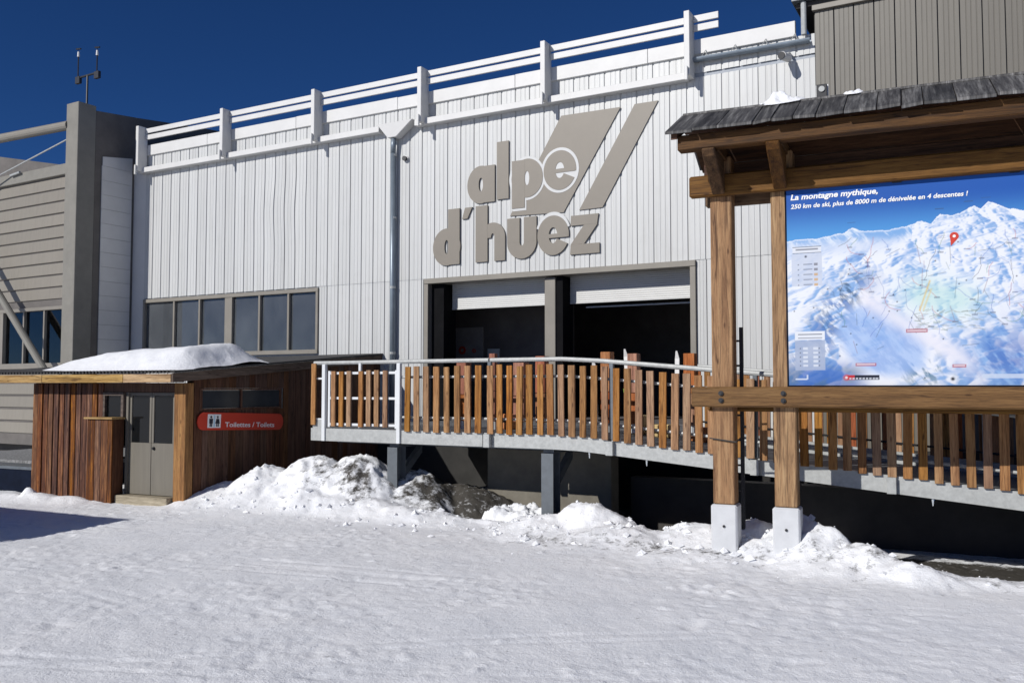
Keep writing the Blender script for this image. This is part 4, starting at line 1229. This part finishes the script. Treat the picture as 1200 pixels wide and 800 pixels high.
# ------------------------------------------------------------------ the piste map
def map_art(nx, ny, W, Hh):
    """flat print: sky, far range, snow slopes, lifts and legend boxes"""
    UW = 2.40
    u = np.linspace(0, W / UW, nx)[:, None] * np.ones((1, ny))
    v = np.linspace(0, 1, ny)[None, :] * np.ones((nx, 1))
    C = np.zeros((nx, ny, 3))
    c = lambda *k: np.array(srgb(*k)[:3])
    lerp = lambda a, b, t: a + (b - a) * t[..., None]
    skyc = lerp(c(84, 158, 222), c(36, 92, 178), sstep(0.72, 0.93, v))
    C[:] = skyc
    ridge = np.interp(u, [0, .1, .2, .26, .3, .34, .45, .55, .6, .64, .68, .72, .76, .82, .845, .875, .93, 1, 1.1, 1.2, 1.4],
                      [.735, .74, .745, .76, .785, .762, .755, .775, .79, .775, .825, .805, .812, .85, .832, .862, .835, .81, .80, .82, .78])
    ridge = ridge + 0.022 * fbm(u * 22, u * 0 + 3.3, 5, 4, 0.6)
    d = ridge - v
    wu, wv = u + 0.05 * fbm(u * 6, v * 6, 71, 3), v + 0.05 * fbm(u * 6, v * 6, 75, 3)
    n1 = fbm((wu * 9 + wv * 7), (wu * -4 + wv * 14), 7, 5, 0.6)
    n2 = fbm((wu + wv * 0.7) * 34, (wv - wu * 0.7) * 10, 17, 4, 0.65)
    # a fractal relief, small at the back and large in front, lit from the left
    sc = 0.30 + 1.1 * np.clip(0.92 - v, 0, 1)
    px_, py_ = (u - 0.6) / sc * 1.7 + 20, np.log(sc) * 3.6 + 20 + 0.5 * u

    def relief(x, y):
        t, amp = 0, 1.0
        for k in range(5):
            wob = 0.35 * fbm(x * 0.8, y * 0.8, 201 + k, 2)
            t = t + amp * (1 - np.abs(vnoise(x + wob * 1.6, y + wob, 150 + k)) * 3.2)
            x, y, amp = x * 1.93 + 3.1, y * 1.93 + 7.7, amp * 0.49
        return t

    e_ = 0.02
    r0 = relief(px_, py_)
    dx_, dy_ = (relief(px_ + e_, py_) - r0) / e_, (relief(px_, py_ + e_) - r0) / e_
    sh_ = 0.54 - 0.088 * dx_ - 0.035 * dy_ + 0.26 * n2 + 0.16 * n1
    white, pale, blue, deep, teal = c(240, 243, 249), c(206, 219, 241), c(146, 182, 228), c(46, 98, 184), c(34, 76, 108)
    S_ = lerp(c(112, 156, 216), blue, sstep(-0.15, 0.18, sh_)); S_ = lerp(S_, pale, sstep(0.22, 0.45, sh_)); S_ = lerp(S_, white, sstep(0.45, 0.68, sh_))
    n5 = n2
    # haze band under the far range, left
    band = np.exp(-((v - 0.685) / 0.035) ** 2) * (1 - sstep(0.35, 0.55, u))
    far = lerp(c(130, 176, 228), c(226, 236, 248), sstep(-0.1, 0.25, n2 + n1))
    S_ = lerp(S_, far, (1 - sstep(0.02, 0.09, d)) * (u < 0.56))
    S_ = lerp(S_, c(214, 224, 242), band * 0.8)
    # wooded dark slopes
    dk1 = np.exp(-(((u - 0.22) + (0.36 - v) * 0.55) / 0.09) ** 2) * sstep(0.05, 0.15, v) * (1 - sstep(0.48, 0.60, v))
    S_ = lerp(S_, lerp(teal, c(70, 120, 190), sstep(-.10, .25, n2 + n1)), np.clip(dk1 * 1.2, 0, 1) * sstep(-0.10, 0.10, n2 + 0.3 * n1 + 0.02) * 0.8)
    dk2 = np.exp(-((u - 0.93) / 0.16) ** 2 - ((v - 0.12) / 0.13) ** 2) + np.exp(-((u - 1.25) / 0.2) ** 2 - ((v - 0.3) / 0.15) ** 2)
    S_ = lerp(S_, lerp(deep, blue, sstep(-.1, .25, n2)), np.clip(dk2, 0, 1) * sstep(-0.3, 0.0, n1 + 0.1) * 0.7)
    dk3 = np.exp(-((u - 0.6) / 0.1) ** 2 - ((v - 0.07) / 0.08) ** 2)
    S_ = lerp(S_, c(70, 120, 150), dk3 * sstep(-.05, .15, n2))
    dk4 = (1 - sstep(0.05, 0.16, v)) * (1 - sstep(0.28, 0.40, u))
    S_ = lerp(S_, lerp(deep, c(60, 100, 150), sstep(-.1, .1, n1)), dk4 * 0.75)
    # smooth bowl and valley floor, groomed green area
    bowl = sstep(0.0, 0.06, 0.20 - np.hypot((u - 0.42) * 0.9, v - 0.22 + (u - 0.42) * 0.25))
    S_ = lerp(S_, lerp(c(168, 196, 238), c(140, 174, 228), sstep(-.15, .2, n2)), bowl * 0.85)
    br = np.exp(-((v - (0.42 - (u - 0.36) * 0.75)) / 0.055) ** 2) * sstep(0.3, 0.36, u) * (1 - sstep(0.75, 0.85, u))
    S_ = lerp(S_, c(238, 236, 244), br * 0.85)
    grn = np.exp(-((u - 0.60) / 0.10) ** 2 - ((v - 0.44) / 0.09) ** 2) + np.exp(-((u - 0.74) / 0.10) ** 2 - ((v - 0.40) / 0.08) ** 2)
    S_ = lerp(S_, c(186, 226, 220), np.clip(grn, 0, 1) * 0.6)
    C = np.where((d > 0)[..., None], S_, C)
    rim = np.exp(-(d / 0.006) ** 2) * (d > 0)
    C = lerp(C, c(246, 248, 252), rim * 0.8)
    gl = Hh / 1.0

    def rect_(C0, u0, u1, v0, v1, col, a):
        k = ((u >= u0) & (u <= u1) & (v >= v0) & (v <= v1)) * a
        return lerp(C0, c(*col), k)

    def stroke(p0, p1, col, w=0.0022, a=0.8):
        (x0, y0), (x1, y1) = p0, p1
        ax, ay = (u - x0) * UW, (v - y0) * Hh
        bx, by = (x1 - x0) * UW, (y1 - y0) * Hh
        t = np.clip((ax * bx + ay * by) / (bx * bx + by * by + 1e-9), 0, 1)
        dist = np.hypot(ax - t * bx, ay - t * by)
        return lerp(C, c(*col), a * np.clip(1.5 - dist / (w * 2.2), 0, 1))

    rr = random.Random(5)
    for i in range(64):                       # pistes, narrow coloured lines winding downhill
        x, y = rr.uniform(0.24, 1.3), rr.uniform(0.34, 0.74)
        hd = rr.uniform(-2.4, -0.7)
        colr = rr.choice([(52, 92, 190), (60, 104, 196), (196, 60, 70), (60, 140, 96), (50, 56, 74), (120, 140, 190)])
        for k in range(rr.randint(3, 7)):
            hd += rr.uniform(-0.6, 0.6); l_ = rr.uniform(0.012, 0.026)
            x2, y2 = x + math.cos(hd) * l_, y + math.sin(hd) * l_
            if y2 < 0.08: break
            C = stroke((x, y), (x2, y2), colr, 0.0013, 0.55); x, y = x2, y2
        if rr.random() < 0.5:
            C = rect_(C, x - 0.012, x + 0.012, y - 0.0035, y + 0.0035, (70, 80, 110), 0.5)
    for i in range(46):
        x, y = rr.uniform(0.25, 1.35), rr.uniform(0.15, 0.66)
        a = rr.uniform(-0.5, 0.5) + (math.pi / 2 if rr.random() < 0.5 else 0.2)
        l_ = rr.uniform(0.03, 0.10)
        C = stroke((x, y), (x + math.cos(a) * l_, y + math.sin(a) * l_), rr.choice([(70, 84, 110), (90, 110, 130), (120, 150, 140), (150, 100, 110)]), 0.0016, 0.5)
    for i in range(60):
        x, y = rr.uniform(0.55, 0.85), rr.uniform(0.26, 0.36); a = rr.uniform(-0.6, 0.6)
        C = stroke((x, y), (x + math.cos(a) * 0.025, y + math.sin(a) * 0.02), rr.choice([(120, 130, 120), (160, 160, 150), (110, 140, 120)]), 0.0018, 0.55)
    C = stroke((0.585, 0.36), (0.63, 0.50), (226, 196, 120), 0.004, 0.7)
    C = stroke((0.60, 0.36), (0.635, 0.46), (226, 206, 140), 0.004, 0.6)

    def rect(u0, u1, v0, v1, col, a=1.0):
        k = ((u >= u0) & (u <= u1) & (v >= v0) & (v <= v1)) * a
        return lerp(C, c(*col), k)

    # legend boxes
    C = rect(0.022, 0.160, 0.50, 0.665, (206, 214, 230), 0.85)
    C = rect(0.026, 0.158, 0.668, 0.700, (228, 232, 240), 1)
    C = rect(0.026, 0.158, 0.697, 0.700, (40, 46, 66)); C = rect(0.026, 0.158, 0.667, 0.669, (60, 66, 86))
    C = rect(0.04, 0.145, 0.683, 0.689, (70, 76, 96), 0.7)
    C = rect(0.030, 0.168, 0.075, 0.225, (172, 184, 208), 0.9)
    C = rect(0.030, 0.168, 0.228, 0.272, (232, 236, 242), 1)
    C = rect(0.045, 0.155, 0.252, 0.259, (80, 86, 106), 0.8); C = rect(0.045, 0.155, 0.236, 0.240, (110, 116, 136), 0.7)
    for i in range(5):
        y = 0.61 - i * 0.026
        C = rect(0.075, 0.118, y - 0.002, y + 0.003, (120, 128, 148), 0.8)
        C = rect(0.125, 0.142, y - 0.006, y + 0.006, (120, 120, 130) if i < 2 else (214, 170, 110), 0.8)
        y = 0.185 - i * 0.0215
        C = rect(0.068, 0.09, y - 0.006, y + 0.006, (220, 226, 236), 0.9); C = rect(0.115, 0.137, y - 0.006, y + 0.006, (220, 226, 236), 0.9)
    dots = [(0.087, 0.65, 0.012)] + [(0.052, 0.61 - i * 0.026, 0.006) for i in range(5)] + [(0.055, 0.185 - i * 0.0215, 0.006) for i in range(5)] + [(0.142, 0.185 - i * 0.0215, 0.006) for i in range(5)]
    dots += [(x, y, 0.007) for x, y in ((.29, .60), (.285, .575), (.28, .55), (.185, .48), (.12, .39), (.525, .46), (.475, .44), (.49, .405), (.455, .36), (.49, .36), (.55, .325), (.385, .33),
                                        (.285, .255), (.31, .20), (.235, .145), (.66, .355), (.68, .22), (.75, .48), (.78, .495), (.59, .48), (.655, .595), (.75, .68), (.98, .505), (.03, .375), (.60, .035), (1.1, .4), (1.2, .5), (1.3, .3))]
    for x, y, r in dots:
        k = np.clip(1.5 - np.hypot((u - x) * UW, (v - y) * Hh) / (r * 1.05), 0, 1)
        C = lerp(C, c(30, 38, 58), k * 0.9)
    # village plates
    for u0, u1, y in ((0.525, 0.615, 0.262), (0.715, 0.77, 0.092), (0.305, 0.395, 0.102)):
        C = rect(u0, u1, y - 0.008, y + 0.008, (176, 60, 76), 0.75); C = rect(u0 + 0.004, u1 - 0.004, y - 0.004, y + 0.004, (230, 214, 222), 0.8)
    # footer strip
    C = rect(0.262, 0.407, 0.026, 0.050, (36, 40, 58)); C = rect(0.262, 0.30, 0.026, 0.050, (196, 44, 56))
    for i in range(9):
        C = rect(0.275 + i * 0.0145, 0.285 + i * 0.0145, 0.029, 0.036, (214, 218, 226), 0.9)
    k = np.clip(1.5 - np.hypot((u - 0.262) * UW, (v - 0.038) * Hh) / 0.030, 0, 1); C = lerp(C, c(206, 52, 60), k)
    k = np.clip(1.5 - np.hypot((u - 0.262) * UW, (v - 0.038) * Hh) / 0.014, 0, 1); C = lerp(C, c(236, 226, 230), k)
    C = rect(0.03, 0.085, 0.026, 0.034, (226, 232, 242), 0.85); C = rect(0.083, 0.09, 0.03, 0.052, (226, 232, 242), 0.8)
    C = rect(0.835, 1.0, 0.032, 0.052, (206, 218, 236), 0.8)
    k = np.clip(1.5 - np.hypot((u - 0.715) * UW, (v - 0.03) * Hh) / 0.018, 0, 1); C = lerp(C, c(24, 30, 44), k)
    # names over the summits
    for x, y in ((0.30, .805), (0.68, .842), (0.80, .868), (0.87, .880)):
        C = rect(x - 0.022, x + 0.016, y, y + 0.004, (60, 90, 130), 0.7)
    for i in range(5):
        y = 0.725 - i * 0.011
        C = rect(0.665, 0.70, y - 0.002, y + 0.002, (200, 196, 206), 0.6)
    return C


def build_map():
    W, Hh = 3.30, 2.30
    nx, ny = 560, 390
    art = map_art(nx, ny, W, Hh)
    mp = thing('piste_map', BRD, 'large blue and white piste map panel hung between the shelter posts', 'map board', at=(0.03, -0.145, 2.072))
    xs = np.linspace(0, W, nx); zs = np.linspace(0, Hh, ny)
    X, Z = np.meshgrid(xs, zs, indexing='ij')
    P = np.stack([X, X * 0, Z], -1).reshape(-1, 3).astype('f')
    idx = np.arange(nx * ny).reshape(nx, ny)
    q = np.stack([idx[:-1, :-1], idx[1:, :-1], idx[1:, 1:], idx[:-1, 1:]], -1).reshape(-1, 4).astype('i')
    me = bpy.data.meshes.new('printed_face')
    me.vertices.add(len(P)); me.vertices.foreach_set("co", P.ravel())
    me.loops.add(q.size); me.loops.foreach_set("vertex_index", q.ravel())
    me.polygons.add(len(q)); me.polygons.foreach_set("loop_start", np.arange(0, q.size, 4, dtype='i'))
    me.update(calc_edges=True)
    at = me.color_attributes.new("print", 'FLOAT_COLOR', 'POINT')
    rgba = np.ones((nx * ny, 4), 'f'); rgba[:, :3] = np.clip(art.reshape(-1, 3), 0, 1) * 0.80
    at.data.foreach_set("color", rgba.ravel())
    mm = NT('printed_map')
    a = mm.N("ShaderNodeAttribute", attribute_name="print")
    mm.done(a.outputs["Color"], 0.5, spec=0.25)
    me.materials.append(mm.m)
    put(me, 'printed_face', mp)
    MB().box(0, W, 0.003, 0.03, 0, Hh).build('backing_sheet', 'navy', mp)
    fm = MB().box(-0.018, W + 0.018, -0.006, 0.03, -0.018, -0.001).box(-0.018, W + 0.018, -0.006, 0.03, Hh + 0.001, Hh + 0.018).box(-0.018, -0.001, -0.005, 0.03, -0.001, Hh + 0.001).box(W + 0.001, W + 0.018, -0.005, 0.03, -0.001, Hh + 0.001)
    fm.build('panel_edge', 'navy', mp)
    for x in (1.20, 2.36):
        MB().box(x - 0.05, x + 0.05, -0.02, 0.0, Hh - 0.03, Hh + 0.03).build('fixing_clip', 'black_metal', mp)
    text('La montagne mythique,', 0.95, 0.090, 0.004, 'sign_white', 'title_lettering', mp, (0.05, -0.002, 2.168), (R(90), 0, 0), bold=0.03, shear=0.18)
    text('250 km de ski, plus de 8000 m de dénivelée en 4 descentes !', 1.86, 0.072, 0.004, 'sign_white', 'subtitle_lettering', mp, (0.05, -0.002, 2.065), (R(90), 0, 0), bold=0.025, shear=0.18)
    # red place marker
    mk = MB(); cx, cz = 0.735 * 2.4, 0.708 * Hh
    pts_ = [(cx + 0.045 * math.cos(R(t)), cz + 0.045 * math.sin(R(t))) for t in range(-30, 211, 20)]
    mk.prism_y(pts_ + [(cx - 0.035, cz - 0.105)], -0.004, -0.001)
    mko = mk.build('place_marker', 'sign_red', mp)
    MB().prism_y([(cx + 0.016 * math.cos(R(t)), cz + 0.016 * math.sin(R(t))) for t in range(0, 360, 30)], -0.0055, -0.0041).build('marker_dot', 'sign_white', mko)


build_map()

# ------------------------------------------------------------------ building beyond the left edge of the view
oh = tag(bpy.data.objects.new('storage_hut', None), 'plain wooden storage hut standing left of the snow square', 'hut')
COL.objects.link(oh)
oh.location = (-10.15, 10.65, 0)
HX = Vector((-0.46, -0.89, 0)).normalized(); HY = Vector((-0.89, 0.46, 0)).normalized()
oh.rotation_euler = (0, 0, math.atan2(HX.y, HX.x))
MB().box(0.2, 4.8, -4.2, -0.2, -0.2, 2.75).build('wall', 'hut_wood', oh)
MB().box(-0.0, 5.0, -4.4, 0.0, 2.752, 2.95).build('roof', 'roof_felt', oh)
MB().box(1.2, 2.1, -0.199, -0.15, 0.0, 2.0).build('door', 'door_grey', oh)
